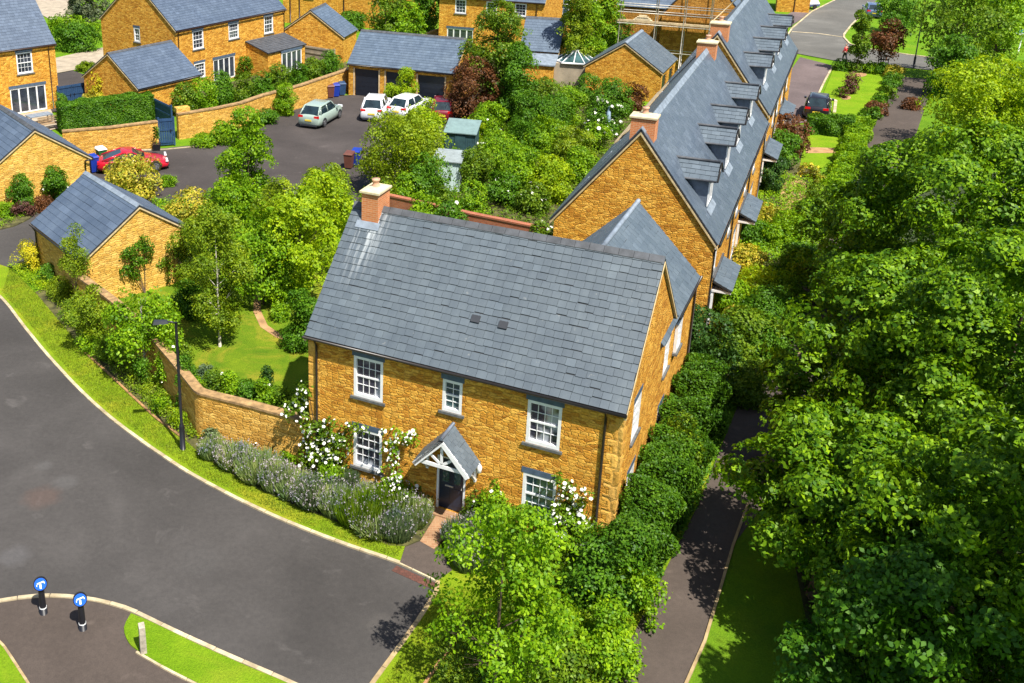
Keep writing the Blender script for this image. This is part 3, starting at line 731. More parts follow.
slate_slope(mb, (wx0-.14, wy1+.08, zb-.14*kk), (0, -1, 0), Vector((1, 0, kk)).normalized(), Vector((-kk, 0, 1)).normalized(), wy1-4.75+.08, (ww/2+.14)*q, .32, .25)
wr = mb.build('wing_roof', ['slate', 'gap'], main)
mb = MB(); mb.tube([((wx0+wx1)/2, 4.9, zb+wR+.03), ((wx0+wx1)/2, wy1+.1, zb+wR+.03)], .09, 8); mb.build('ridge', 'ridge_pale', wr)
mb = MB(); mb.tube([(wx1+.18, W+.2, wE-.05), (wx1+.18, wy1+.1, wE-.05)], .055, 8); mb.build('gutter', 'gutter', main)
mb = MB(); mb.tube([(wx1+.16, wy1-.1, wE-.1), (wx1+.06, wy1-.1, wE-.35), (wx1+.06, wy1-.1, .05)], .045, 8); mb.build('downpipe', 'gutter', main)
fr = lambda u, d, z: (wx1+d+.115, u, z)
fit_window(main, fr, 7.5, 8.3, 3.7, 4.8, 2, 4)

# ---------------------------------------------------------------- garages and houses
gk = dict(w=.34, e=.27, jit=.35)
G1, F1, _ = house('garage', 'stone garage with climbing plant on its gable, behind the kerbside verge', -7.35, 48.12, 2.21, 6.0, 5.83, 2.4, 1.98, stone='stone_pale', cat='garage', slate='slate_blue', ridge='ridge_pale', w=.9, e=.34, jit=.5)
mb = MB(); mb.fbox(F1['right'], .6, 2.8, .004, .05, 0, 2.1); mb.build('garage_door', 'garage_door', G1)
gutter(G1, F1['front'], 6, 2.4, .2, 2.33, (5.8,)); gutter(G1, F1['back'], 6, 2.4, .2, 2.33, (.2,))
G2, F2, _ = house('garage', 'stone garage cut off by the left edge with roses in front of its gable', -15.37, 60.27, 2.18, 8.0, 6.2, 2.44, 2.13, stone='stone_pale', cat='garage', slate='slate_blue', ridge='ridge', w=.9, e=.34, jit=.5)
gutter(G2, F2['front'], 8, 2.44, .2, 2.37, ())
p = MB(); p.tube([F2['left'](5.9, .12, 2.3), F2['left'](5.9, .12, .05)], .045, 8); p.tube([F2['left'](5.9, .12, 2.3), F2['left'](6.35, .3, 2.34)], .045, 8); p.build('downpipe', 'gutter', G2)

A_, FA, _ = house('stone_house', 'stone house at the top left corner with white french doors and blue slate roof', -31.08, 73.99, .69, 11, 8.01, 5.1, 3.79,
    [('front', 7.85, 9.1, 3.1, 4.72, dict(cols=4)), ('front', 2.0, 3.2, 3.1, 4.72)], [('front', 7.1, 9.95, .05, 2.05, dict(n=4))], slate='slate_blue', **gk)
gutter(A_, FA['front'], 11, 5.1, .2, 5.02, (10.45,), 'pipe_brown')
B_, FB_, _ = house('stone_house', 'long stone house with attached lean-to room, beside the low stone outbuilding', -14.07, 86.16, .91, 13.53, 9.3, 5.13, 3.7,
    [('front', 1.9, 3.15, 3.2, 4.75, dict(cols=3)), ('front', 6.2, 7.45, 3.4, 4.75), ('front', 1.95, 3.2, .7, 2.0), ('front', 10.75, 11.95, 3.2, 4.8, dict(cols=3)), ('left', 4.2, 4.95, 3.6, 4.8, dict(cols=2))],
    [('front', 4.2, 6.85, .02, 1.95)], slate='slate_blue', **gk)
gutter(B_, FB_['front'], 13.53, 5.13, .2, 5.05, (.25, 13.4), 'pipe_brown')
fb = FB_['front']
mb = MB(); ex0, ex1, ed = 8.3, 13.3, 2.6      # lean-to room
mb.solid([fb(ex0, 0, -.1), fb(ex1, 0, -.1), fb(ex1, ed, -.1), fb(ex0, ed, -.1), fb(ex0, 0, 2.95), fb(ex1, 0, 2.95), fb(ex1, ed, 2.25), fb(ex0, ed, 2.25)], [[4, 5, 6, 7], [0, 1, 5, 4], [1, 2, 6, 5], [2, 3, 7, 6], [3, 0, 4, 7]])
mb.build('extension_wall', 'stone', B_)
mb = MB(); q = Vector((0, 2.6, .7)); sl = q.length
slate_slope(mb, fb(ex0-.1, ed+.15, 2.24), (1, 0, 0), (q/sl), Vector((0, -.7, 2.6)).normalized(), ex1-ex0+.2, sl*1.05, .34, .27)
lt = mb.build('extension_roof', ['ridge', 'gap'], B_)
fe = lambda u, d, z: fb(u, d+ed+.13, z)
french_door(B_, fe, 10.0, 12.7, .05, 1.95)
for u in (5.2, 5.55, 9.6, 9.95):
    k = 3.7/4.65; y = 2.6; z = 5.13+.13+y*k; vb = MB(); vb.box(u-.12, u+.12, y-.12, y+.12, z-.15, z+.2); vb.build('roof_vent', 'dark_grey', B_)
BG, FBG, _ = house('outbuilding', 'low stone outbuilding with blue slate roof in front of the long house', -15.66, 77.34, .88, 6.26, 6.5, 2.4, 2.16, cat='outbuilding', slate='slate_blue', **gk)
gutter(BG, FBG['front'], 6.26, 2.4, .2, 2.33, (6.1,)); 
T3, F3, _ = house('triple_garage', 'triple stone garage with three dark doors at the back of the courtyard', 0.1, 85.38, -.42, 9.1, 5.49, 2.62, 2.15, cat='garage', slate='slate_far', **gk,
    extra={'front': [(.55, 2.65, -.05, 2.25), (3.3, 5.35, -.05, 2.25), (6.05, 8.3, -.05, 2.25)]})
for a, b in ((.55, 2.65), (3.3, 5.35), (6.05, 8.3)):
    mb = MB(); mb.fbox(F3['front'], a, b, -.13, -.09, -.02, 2.24)
    for i in range(6): mb.fbox(F3['front'], a, b, -.09, -.08, .05+i*.37, .38+i*.37)
    mb.build('garage_door', 'garage_door', T3)
    mb = MB(); mb.fbox(F3['front'], a-.12, a-.004, -.06, .02, -.05, 2.32); mb.fbox(F3['front'], b+.004, b+.12, -.06, .02, -.05, 2.32); mb.build('door_surround', 'board', T3)
gutter(T3, F3['front'], 9.1, 2.62, .2, 2.55, ())
SG, FS, _ = house('garage', 'small stone garage with a plain gable left of the triple garage', -0.43, 97.3, 1.25, 4.07, 6.32, 2.42, 2.23, cat='garage', slate='slate_far', **gk)
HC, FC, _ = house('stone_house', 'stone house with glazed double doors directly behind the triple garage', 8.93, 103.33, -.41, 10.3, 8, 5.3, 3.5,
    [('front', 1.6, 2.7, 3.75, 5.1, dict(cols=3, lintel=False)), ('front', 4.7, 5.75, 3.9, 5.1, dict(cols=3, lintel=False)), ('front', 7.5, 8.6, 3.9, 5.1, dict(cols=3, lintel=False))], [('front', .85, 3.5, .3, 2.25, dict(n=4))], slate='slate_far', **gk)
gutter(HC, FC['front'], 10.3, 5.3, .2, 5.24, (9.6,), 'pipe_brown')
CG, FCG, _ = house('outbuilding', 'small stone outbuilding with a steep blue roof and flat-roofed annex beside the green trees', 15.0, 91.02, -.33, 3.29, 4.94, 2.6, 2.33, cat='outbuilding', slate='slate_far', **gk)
fc = FCG['front']
mb = MB(); mb.fbox(fc, .3, 3.2, .004, 1.9, -.1, 1.75); mb.build('annex_wall', 'stone', CG)
mb = MB(); mb.solid([fc(.15, 0, 2.35), fc(3.35, 0, 2.35), fc(3.35, 2.05, 1.76), fc(.15, 2.05, 1.76), fc(.15, 0, 2.45), fc(3.35, 0, 2.45), fc(3.35, 2.05, 1.86), fc(.15, 2.05, 1.86)], [[0, 1, 2, 3], [4, 5, 6, 7], [0, 1, 5, 4], [1, 2, 6, 5], [2, 3, 7, 6], [3, 0, 4, 7]]); mb.build('annex_roof', 'ridge_pale', CG)
GG, FGG, _ = house('garage', 'stone garage with pointed gable below the scaffolding', 25.03, 83.01, 1.1, 5.95, 6.12, 2.4, 2.07, cat='garage', slate='slate', ridge='ridge_pale', **gk,
    extra={'front': [(.6, 2.4, .0, 2.0), (3.4, 5.2, 0, 2.0)]})
for a in (.6, 3.4): mb = MB(); mb.fbox(FGG['front'], a, a+1.8, -.13, -.09, 0, 2.0); mb.build('garage_door', 'garage_door', GG)
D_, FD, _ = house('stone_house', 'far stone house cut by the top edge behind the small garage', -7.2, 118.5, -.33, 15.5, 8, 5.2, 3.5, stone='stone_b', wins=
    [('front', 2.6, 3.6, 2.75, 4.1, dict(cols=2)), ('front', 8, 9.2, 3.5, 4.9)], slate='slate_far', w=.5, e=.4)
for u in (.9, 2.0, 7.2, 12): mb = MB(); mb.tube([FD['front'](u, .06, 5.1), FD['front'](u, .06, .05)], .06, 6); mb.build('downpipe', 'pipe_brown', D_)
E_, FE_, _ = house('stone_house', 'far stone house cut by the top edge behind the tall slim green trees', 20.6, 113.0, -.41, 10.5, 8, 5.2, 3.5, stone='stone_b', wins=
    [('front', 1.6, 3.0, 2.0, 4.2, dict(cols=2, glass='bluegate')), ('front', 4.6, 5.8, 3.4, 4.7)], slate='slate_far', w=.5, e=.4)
H_, FH, _ = house('outbuilding', 'small orange brick outbuilding by the far road junction', at(776, 11)[0], at(776, 11)[1], -.35, 3.6, 5, 2.5, 2.0, cat='outbuilding', stone='stone', slate='slate_far', w=.5, e=.4)
mb = MB(); mb.fbox(FH['front'], 1.9, 2.0, .0, .06, 0, 2.4); mb.build('downpipe', 'pipe_brown', H_)
# house being worked on, with a cross gable, behind scaffolding
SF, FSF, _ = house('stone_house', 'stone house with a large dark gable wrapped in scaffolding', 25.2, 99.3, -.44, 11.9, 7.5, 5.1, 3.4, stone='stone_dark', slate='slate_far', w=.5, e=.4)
gx0, gx1, gd = 4.6, 11.6, 3.2; ff = FSF['front']; mb = MB(); ge, gr = 5.1, 4.0; gm = (gx0+gx1)/2
mb.solid([ff(gx0, 0, -.1), ff(gx1, 0, -.1), ff(gx1, 0, ge), ff(gm, 0, ge+gr), ff(gx0, 0, ge), ff(gx0, gd, -.1), ff(gx1, gd, -.1), ff(gx1, gd, ge), ff(gm, gd, ge+gr), ff(gx0, gd, ge)],
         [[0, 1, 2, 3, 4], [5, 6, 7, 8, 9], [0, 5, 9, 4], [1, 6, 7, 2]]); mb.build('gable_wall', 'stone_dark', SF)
kk = gr/((gx1-gx0)/2); q = sqrt(1+kk*kk); mb = MB()
slate_slope(mb, ff(gx0-.15, gd+.08, ge+.1*q-.15*kk), (0, 1, 0), Vector((1, 0, kk)).normalized(), Vector((-kk, 0, 1)).normalized(), gd+3.8, ((gx1-gx0)/2+.15)*q, .5, .4)
slate_slope(mb, ff(gx1+.15, -3.8, ge+.1*q-.15*kk), (0, -1, 0), Vector((-1, 0, kk)).normalized(), Vector((kk, 0, 1)).normalized(), gd+3.8, ((gx1-gx0)/2+.15)*q, .5, .4)
mb.build('gable_roof', ['slate_far', 'gap'], SF)
mb = MB(); mb.tube([ff(.3, .06, 5), ff(.3, .06, 0)], .07, 6); mb.build('downpipe', 'pipe_brown', SF)

# scaffolding in front of that gable
sc = thing('scaffolding', 'scaffolding of pale tubes and boards round the dark stone gable', 'scaffolding', (25.2, 99.3, 0), -.44)
s0 = gd+.35; s1 = gd+1.45
for d in (s0, s1):
    for u in (1.2, 4.3, 6.7, 8.9, 11.2):
        mb = MB(); mb.tube([(u, -d, 0), (u+.02, -d, 8.3 if u > 4 else 6.3)], .045, 6); mb.build('standard_tube', 'steel', sc)
for d in (s0-.06, s1+.06):
    for z in (2.0, 4.35, 5.35, 5.95, 8.0):
        if z > 6.5 and d < s1: continue
        mb = MB(); mb.tube([(1.0 if z < 6.5 else 4.2, -d, z), (11.8, -d, z)], .04, 6); mb.build('ledger_tube', 'steel', sc)
for u in (1.2, 4.3, 6.7, 8.9, 11.2):
    mb = MB(); mb.tube([(u+.08, -s0+.2, 4.3), (u+.08, -s1-.3, 4.3)], .04, 6); mb.build('cross_tube', 'steel', sc)
mb = MB(); mb.tube([(9.2, -s1-.1, 5.2), (11.6, -s1-.1, 8.0)], .05, 6); mb.build('brace', 'board', sc)
for i in range(5):
    mb = MB(); y = -s1+.02+i*.225; mb.box(.8+random.random()*.15, 11.9, y, y+.215, 4.42+.004*i, 4.47+.004*i); mb.build('platform_board', 'board', sc)
mb = MB(); mb.box(1.0, 11.8, -s1-.03, -s1-.005, 4.48, 4.66); mb.build('toe_board', 'board', sc)
mb = MB()
for i in range(4): mb.box(2.3+i*.16, 3.9-i*.14, -s0-.95+i*.1, -s0-.15-i*.1, 4.50+i*.14, 4.63+i*.14)
mb.build('stacked_boards', 'mortarcap', sc)

# ---------------------------------------------------------------- the terrace with dormers
def dormer(root, E, R, W, xc, zr, hw=.68, yf=.62):
    k = R/(W/2); rise = .5; ze = zr-rise
    z0 = E+.1*sqrt(1+k*k)
    yb = lambda z: (z-z0)/k
    d = MB(); ys = yb(ze)+.25; zf = z0+yf*k-.05
    y1 = yb(zr)
    d.solid([(xc-hw+.08, yf, zf), (xc+hw-.08, yf, zf), (xc+hw-.08, ys, zf), (xc-hw+.08, ys, zf), (xc-hw+.08, yf, ze), (xc+hw-.08, yf, ze), (xc+hw-.08, ys, ze), (xc-hw+.08, ys, ze)],
            [[0, 1, 5, 4], [1, 2, 6, 5], [3, 0, 4, 7], [4, 5, 6, 7]])
    dm = d.build('dormer', 'lead', root)
    f = lambda u, dd, z: (u, yf-dd, z)
    w = MB(); a, b, za, zb = xc-hw+.06, xc+hw-.06, zf+.12, ze
    w.fbox(f, a, a+.09, .003, .05, za, zb); w.fbox(f, b-.09, b, .003, .05, za, zb); w.fbox(f, a+.09, b-.09, .003, .05, zb-.08, zb); w.fbox(f, a+.09, b-.09, .003, .05, za, za+.08)
    w.fbox(f, xc-.03, xc+.03, .003, .045, za+.08, zb-.08); w.build('dormer_window', 'white', dm)
    w = MB(); w.fbox(f, a+.09, b-.09, .004, .02, za+.08, zb-.08); w.build('pane', 'glass', dm)
    w = MB(); w.solid([f(xc-hw-.05, 0, ze-.02), f(xc+hw+.05, 0, ze-.02), f(xc, 0, zr), f(xc-hw-.05, .16, ze-.02), f(xc+hw+.05, .16, ze-.02), f(xc, .16, zr)], [[0, 1, 2], [3, 4, 5], [0, 1, 4, 3]]); w.build('dormer_gable', 'white', dm)
    r = MB(); kk = rise/hw; q = sqrt(1+kk*kk); ln = y1-yf+.45
    slate_slope(r, (xc-hw-.1, yb(zr)+.15, ze-.1*kk), (0, -1, 0), Vector((1, 0, kk)).normalized(), Vector((-kk, 0, 1)).normalized(), ln, (hw+.1)*q, .4, .22)
    slate_slope(r, (xc+hw+.1, yb(zr)+.15-ln, ze-.1*kk), (0, 1, 0), Vector((-1, 0, kk)).normalized(), Vector((kk, 0, 1)).normalized(), ln, (hw+.1)*q, .4, .22)
    rr = r.build('dormer_roof', ['slate', 'gap'], dm)
    for x_ in (-1, 1): v_ = MB(); v_.tube([(xc+x_*(hw+.13), yf-.36, ze-.10), (xc, yf-.36, zr+.02)], .04, 6); v_.build('dormer_verge', 'gutter', dm)
    r = MB(); r.tube([(xc, yb(zr)+.1, zr+.05), (xc, yf-.3, zr+.05)], .06, 8); r.tube([(xc-hw-.13, yf-.32, ze-.09), (xc-hw-.13, ys+.1, ze-.09)], .05, 8); r.build('ridge', 'ridge', dm)
    # pale lead apron beside the front
    r = MB(); n = Vector((0, -k, 1)).normalized(); t = Vector((0, 1, k)).normalized(); c = Vector((xc-.0, yf-.12, z0+(yf-.12)*k))
    P = [c+Vector((sx*(hw+.12), 0, 0))+t*sy*.16+n*h for h in (.015, .05) for sx, sy in ((-1, -1), (1, -1), (1, 1), (-1, 1))]
    r.hexa([tuple(p) for p in P]); r.build('apron_flashing', 'ridge_pale', dm)

def canopy(root, F, u0, u1, zw=2.85, zo=2.45, d=.85):
    mb = MB(); f = F['front']; q = Vector((0, d+.05, zw-zo)); sl = q.length
    slate_slope(mb, f(u0, d, zo), (1, 0, 0), q/sl, Vector((0, -(zw-zo), d)).normalized(), u1-u0, sl, .3, .22)
    c = mb.build('canopy', ['slate', 'gap'], root)
    mb = MB(); mb.fbox(f, u0-.02, u1+.02, -.01, .08, zw-.02, zw+.1); mb.build('canopy_flashing', 'ridge', c)
    mb = MB(); mb.fbox(f, u0+.05, u1-.05, .0, d-.05, zo-.18, zo-.08)
    mb.fbox(f, u0+.08, u0+.18, .0, .1, .9, zo-.18); mb.fbox(f, u1-.18, u1-.08, .0, .1, .9, zo-.18); mb.build('canopy_bracket', 'white', c)

def terrace(label, x, y, yaw, L, W, E, R, dx, cans, chims, zr, up):
    wins = []
    for u in up: wins += [('front', u, u+.95, 3.3, 4.6, dict(cols=3))]
    for u in up[::2]: wins += [('front', u+.4, u+1.5, .8, 2.2, dict(cols=3))]
    root, F, w = house('terraced_house', label, x, y, yaw, L, W, E, R, wins, cat='house', slate='slate_dark', ridge='ridge_pale', w=.40, e=.24, oe=.18, jit=.12)
    for d in dx: dormer(root, E, R, W, d, zr)
    for a, b in cans: canopy(root, F, a, b)
    for (cx, zt) in chims: chimney(root, cx, W/2, E+R-.9, zt, .7, 1.0, 1)
    k = R/(W/2)
    if cans[0][0] < 1.32+.05 and len(chims) == 2:
        eb = MB()
        for y_ in (5.55, 5.95): z_ = E+.13+(W-y_)*k; eb.hexa([(9, y_, z_+.1), (L-.3, y_, z_+.1), (L-.3, y_+.22, z_-.1), (9, y_+.22, z_-.1), (9, y_, z_+.2), (L-.3, y_, z_+.2), (L-.3, y_+.22, z_+.0), (9, y_+.22, z_+.0)])
        eb.build('roof_board', 'board', root)
    gutter(root, F['front'], L, E, .24, E-.12, (.12, L*.33, L*.66), 'gutter', .0)
    # pale rooflights on the garden slope
    k = R/(W/2); z0 = E+.1*sqrt(1+k*k)
    for i in range(int(L/3.2)):
        u = 1.4+i*3.2; yy = W-.9-.25*(i % 2); n = Vector((0, k, 1)).normalized(); t = Vector((0, -1, k)).normalized(); c = Vector((u, yy, z0+(W-yy)*k))
        P = [c+Vector((sx*.12, 0, 0))+t*sy*.3+n*h for h in (.03, .06) for sx, sy in ((-1, -1), (1, -1), (1, 1), (-1, 1))]
        vb = MB(); vb.hexa([tuple(p) for p in P]); vb.build('roof_vent', 'ridge_pale', root)
    return root, F
terrace('nearer block of the grey-roofed stone terrace, its tall blank gable facing the middle house', 15.07, 40.48, 1.12, 20.75, 6.69, 5.05, 4.28, (2.0, 7.7, 11.8, 17.2), ((1.35, 4.4), (10.6, 14.0)), ((.6, 9.95), (18.2, 9.9)), 7.85, (.7, 5.6, 8.6, 12.0, 16.0))
terrace('farther, taller block of the grey-roofed stone terrace, nearest the far road', 24.16, 59.18, 1.12, 20.67, 6.41, 5.5, 4.25, (3.2, 8.3, 12.7, 18.0), ((1.3, 4.8), (11.3, 15.4)), ((.9, 10.4),), 8.25, (1.0, 5.6, 8.6, 12.0, 16.0))

# ================================================================== WALLS, FENCES, GATES
def wall_thing(name, label, cat, pts, h, th=.3, mat='stone_wall', cop='coping', hc=.09, over=.04, group=None, z0=0.0):
    root = thing(name, label, cat, (pts[0][0], pts[0][1], 0)); ox, oy = pts[0][0], pts[0][1]
    P = [Vector((p[0]-ox, p[1]-oy)) for p in pts]; n = len(P)
    def run(w, a, b, mat, nm, tex=False):
        vs = []; 
        for i in range(n):
            d = (P[min(i+1, n-1)]-P[max(i-1, 0)]).normalized(); nn = Vector((-d.y, d.x))*w/2
            l = P[i]+nn; r = P[i]-nn; vs += [(l.x, l.y, a), (r.x, r.y, a), (r.x, r.y, b), (l.x, l.y, b)]
        fs = []
        for i in range(n-1):
            for k in range(4): fs.append([4*i+k, 4*i+(k+1) % 4, 4*i+4+(k+1) % 4, 4*i+4+k])
        fs += [[0, 3, 2, 1], [4*n-4, 4*n-3, 4*n-2, 4*n-1]]
        bm = bmesh.new(); bv = [bm.verts.new(v) for v in vs]
        for f_ in fs: bm.faces.new([bv[i] for i in f_])
        bmesh.ops.recalc_face_normals(bm, faces=bm.faces[:]); bm.normal_update()
        m = MB(); bm.verts.index_update()
        m.add([v.co[:] for v in bm.verts], [[v.index for v in f_.verts] for f_ in bm.faces]); bm.free()
        return m.build(nm, mat, root)
    run(th, z0-.1, h, mat, 'wall'); run(th+2*over, h+.002, h+hc, cop, 'coping')
    return root
def dense(pts, step=.8):
    out = []
    for a, b in zip(pts[:-1], pts[1:]):
        n = max(1, int(math.hypot(b[0]-a[0], b[1]-a[1])/step))
        out += [(a[0]+(b[0]-a[0])*i/n, a[1]+(b[1]-a[1])*i/n) for i in range(n)]
    return out+[pts[-1]]
gwt = smooth_px([(80, 276), (117, 303), (150, 333), (175, 361)], 3)[:-1] + [(175, 361), (198, 389.5), (201, 391.5), (204, 392.6), (254, 405), (305.5, 419)]
wall_thing('garden_wall', 'curving honey stone garden wall running from the middle house to the garage', 'wall', [at(p[0], p[1], 1.9) for p in gwt], 1.86, .30)
wall_thing('courtyard_wall', 'stone wall below the clipped box hedge, behind the red sports car', 'wall', [at(*p, 1.8) for p in ((62, 131), (110, 127), (157, 121))], 1.75, .32)
wall_thing('courtyard_wall', 'long stone wall behind the parked silver hatchback, topped by leafy shrubs', 'wall', [at(*p, 1.8) for p in ((177, 114), (215, 108), (241, 102.5), (262, 95), (300, 85), (345, 70), (352, 67))], 1.75, .34)
mb = MB(); a = at(182, 111.5, 1.8); mb.box(-.5, .5, -.3, .3, 1.75, 2.05); o = mb.build('boulder', 'stone_pale', None, (a[0], a[1], .095), .5); tag(o, 'rough pale capping stone on the end of the long courtyard wall', 'stone')
wall_thing('brick_wall', 'dark red brick garden wall behind the middle house roof', 'wall', [at(*p, 1.6) for p in ((380, 193), (413, 200), (470, 213), (545, 228))], 1.55, .24, 'redbrick', 'redbrick')

def gate(name, label, p0, p1, h, mat='bluegate', leaves=1, cat='gate', z0=.05, arched=False):
    a = Vector(p0[:2]); b = Vector(p1[:2]); d = b-a; ln = d.length; rz = atan2(d.y, d.x)
    root = thing(name, label, cat, (a.x, a.y, 0), rz)
    lw = ln/leaves
    for k in range(leaves):
        mb = MB(); n = max(3, int(lw/.14)); w = lw/n
        for i in range(n): mb.box(k*lw+i*w+.006, k*lw+(i+1)*w-.006, -.02, .02, z0, h)
        mb.box(k*lw+.03, (k+1)*lw-.03, -.055, -.022, z0+.15, z0+.29); mb.box(k*lw+.03, (k+1)*lw-.03, -.055, -.022, h*.55, h*.55+.12); mb.box(k*lw+.03, (k+1)*lw-.03, -.055, -.022, h-.2, h-.06)
        leaf = mb.build('gate_leaf' if cat == 'gate' else 'fence_panel', mat, root)
        if cat == 'gate':
            mb = MB(); hx = k*lw+(.12 if k else lw-.2); mb.box(hx, hx+.06, -.09, -.057, h*.5, h*.5+.2); mb.build('handle', 'black', leaf)
    for x in (-.06, ln+.06):
        mb = MB(); mb.box(x-.05, x+.05, -.06, .06, 0, h+.1); mb.build('post', mat, root)
    return root
gate('garden_gate', 'tall narrow blue boarded gate between the two courtyard walls', at(160.5, 146, 0), at(174, 145, 0), 1.95)
gate('board_fence', 'blue boarded fence panel behind the narrow gate', at(147, 117, 0), at(172, 130, 0), 1.8, cat='fence')
gate('driveway_gate', 'wide blue double gate between the corner house and the outbuilding', at(60, 108.5, 0), at(86, 104, 0), 1.75, leaves=2)
gate('timber_fence', 'pale grey timber fence beside the lean-to room of the long house', at(288, 58, 0), at(334, 66, 0), 1.5, 'gravel', cat='fence')
gate('timber_fence', 'short timber fence left of the glazed double doors behind the triple garage', at(422, 47, 0), at(440, 40, 0), 1.3, 'board', cat='fence')

# ================================================================== SHEDS AND GLASS
def shed(label, px, py, rz, l, w, h, rise, wall, roof, cat='shed', name='garden_shed'):
    a = at(px, py, 0); root = thing(name, label, cat, (a[0], a[1], 0), rz)
    mb = MB(); 
    mb.solid([(-l/2, -w/2, 0), (l/2, -w/2, 0), (l/2, w/2, 0), (-l/2, w/2, 0), (-l/2, -w/2, h), (l/2, -w/2, h), (l/2, w/2, h+rise), (-l/2, w/2, h+rise)],
             [[0, 1, 2, 3], [4, 5, 6, 7], [0, 1, 5, 4], [1, 2, 6, 5], [2, 3, 7, 6], [3, 0, 4, 7]])
    n = int(l/.15)
    for i in range(n+1): x = -l/2+l*i/n; mb.box(x-.01, x+.01, -w/2-.015, -w/2, 0, h-.02)
    b = mb.build('shed_wall', wall, root)
    mb = MB(); t = .06; o_ = .12; s = rise/w
    mb.solid([(-l/2-o_, -w/2-o_, h-o_*s), (l/2+o_, -w/2-o_, h-o_*s), (l/2+o_, w/2+o_, h+rise+o_*s), (-l/2-o_, w/2+o_, h+rise+o_*s), (-l/2-o_, -w/2-o_, h-o_*s+t), (l/2+o_, -w/2-o_, h-o_*s+t), (l/2+o_, w/2+o_, h+rise+o_*s+t), (-l/2-o_, w/2+o_, h+rise+o_*s+t)],
             [[0, 1, 2, 3], [4, 5, 6, 7], [0, 1, 5, 4], [1, 2, 6, 5], [2, 3, 7, 6], [3, 0, 4, 7]]); mb.build('shed_roof', roof, root)
    mb = MB(); mb.box(-.35, .35, -w/2-.04, -w/2-.018, .05, h-.15); mb.build('door', wall, root)
    return root
M['shedgreen'] = plain('grey_green_boards', (.16, .24, .24), .7, 0, .12, 3); M['sheddark'] = plain('dark_teal_boards', (.03, .075, .09), .6, 0, .2, 3)
M['shedpale'] = plain('pale_blue_paint', (.55, .68, .68), .5, 0, .1, 3); M['greyfelt'] = plain('grey_felt', (.23, .27, .28), .8, 0, .15, 3)
shed('garden shed with dark teal boards and a grey-green sloping roof', 461.5, 155, -.3, 2.0, 1.5, 1.75, .45, 'sheddark', 'shedgreen')
shed('pale blue summerhouse with a grey roof half hidden in greenery', 448, 188, -.3, 1.6, 1.2, 1.9, .3, 'shedpale', 'greyfelt', 'summerhouse', 'summerhouse')
# glazed lantern roof of the garden room
a = at(574, 84, 0); gr = thing('garden_room', 'small garden room with a pointed white glazed roof', 'garden room', (a[0], a[1], 0), -.33)
mb = MB(); mb.box(-1.6, 1.6, -1.3, 1.3, 0, 2.0); mb.build('wall', 'gravel', gr)
mb = MB(); rg = [(cos(t*pi/3)*1.9, sin(t*pi/3)*1.6) for t in range(6)]
for i in range(6):
    a_, b_ = rg[i], rg[(i+1) % 6]; mb.add([(a_[0], a_[1], 2.08), (b_[0], b_[1], 2.08), (0, 0, 3.05)], [[0, 1, 2]])
mb.build('roof_glass', 'glass_teal', gr)
for i in range(12):
    t = i*pi/6; x, y = cos(t)*1.9, sin(t)*1.6
    if i % 2: x *= .87; y *= .87
    mb = MB(); mb.tube([(x, y, 2.1), (0, 0, 3.08)], .045, 5); mb.build('glazing_bar', 'white', gr)
mb = MB()
for i in range(6): a_, b_ = rg[i], rg[(i+1) % 6]; mb.tube([(a_[0], a_[1], 2.06), (b_[0], b_[1], 2.06)], .09, 6)
mb.tube([(0, 0, 3.0), (0, 0, 3.35)], [.08, .01], 6); mb.build('eaves_ring', 'white', gr)

# ================================================================== VEHICLES
def paint(name, c, rough=.25):
    m, nt, b, _ = newmat(name); b.inputs['Base Color'].default_value = c4(c); b.inputs['Roughness'].default_value = rough; b.inputs['Coat Weight'].default_value = .6; b.inputs['Coat Roughness'].default_value = .08
    M[name] = m
paint('red_paint', (.43, .008, .022)); paint('sage_paint', (.30, .38, .33)); paint('white_car_paint', (.75, .77, .80)); paint('maroon_paint', (.16, .008, .02)); paint('black_paint', (.014, .012, .016)); paint('blue_car_paint', (.09, .13, .24))
M['tyre'] = plain('tyre_rubber', (.015, .015, .015), .8); M['rim'] = plain('alloy_rim', (.35, .36, .38), .3, .7)
M['redlamp'] = plain('red_lamp', (.5, .01, .01), .2); M['clearlamp'] = plain('clear_lamp', (.7, .72, .75), .1); M['plate_y'] = plain('yellow_plate', (.75, .55, .05), .5); M['plate_w'] = plain('white_plate', (.75, .75, .72), .5)

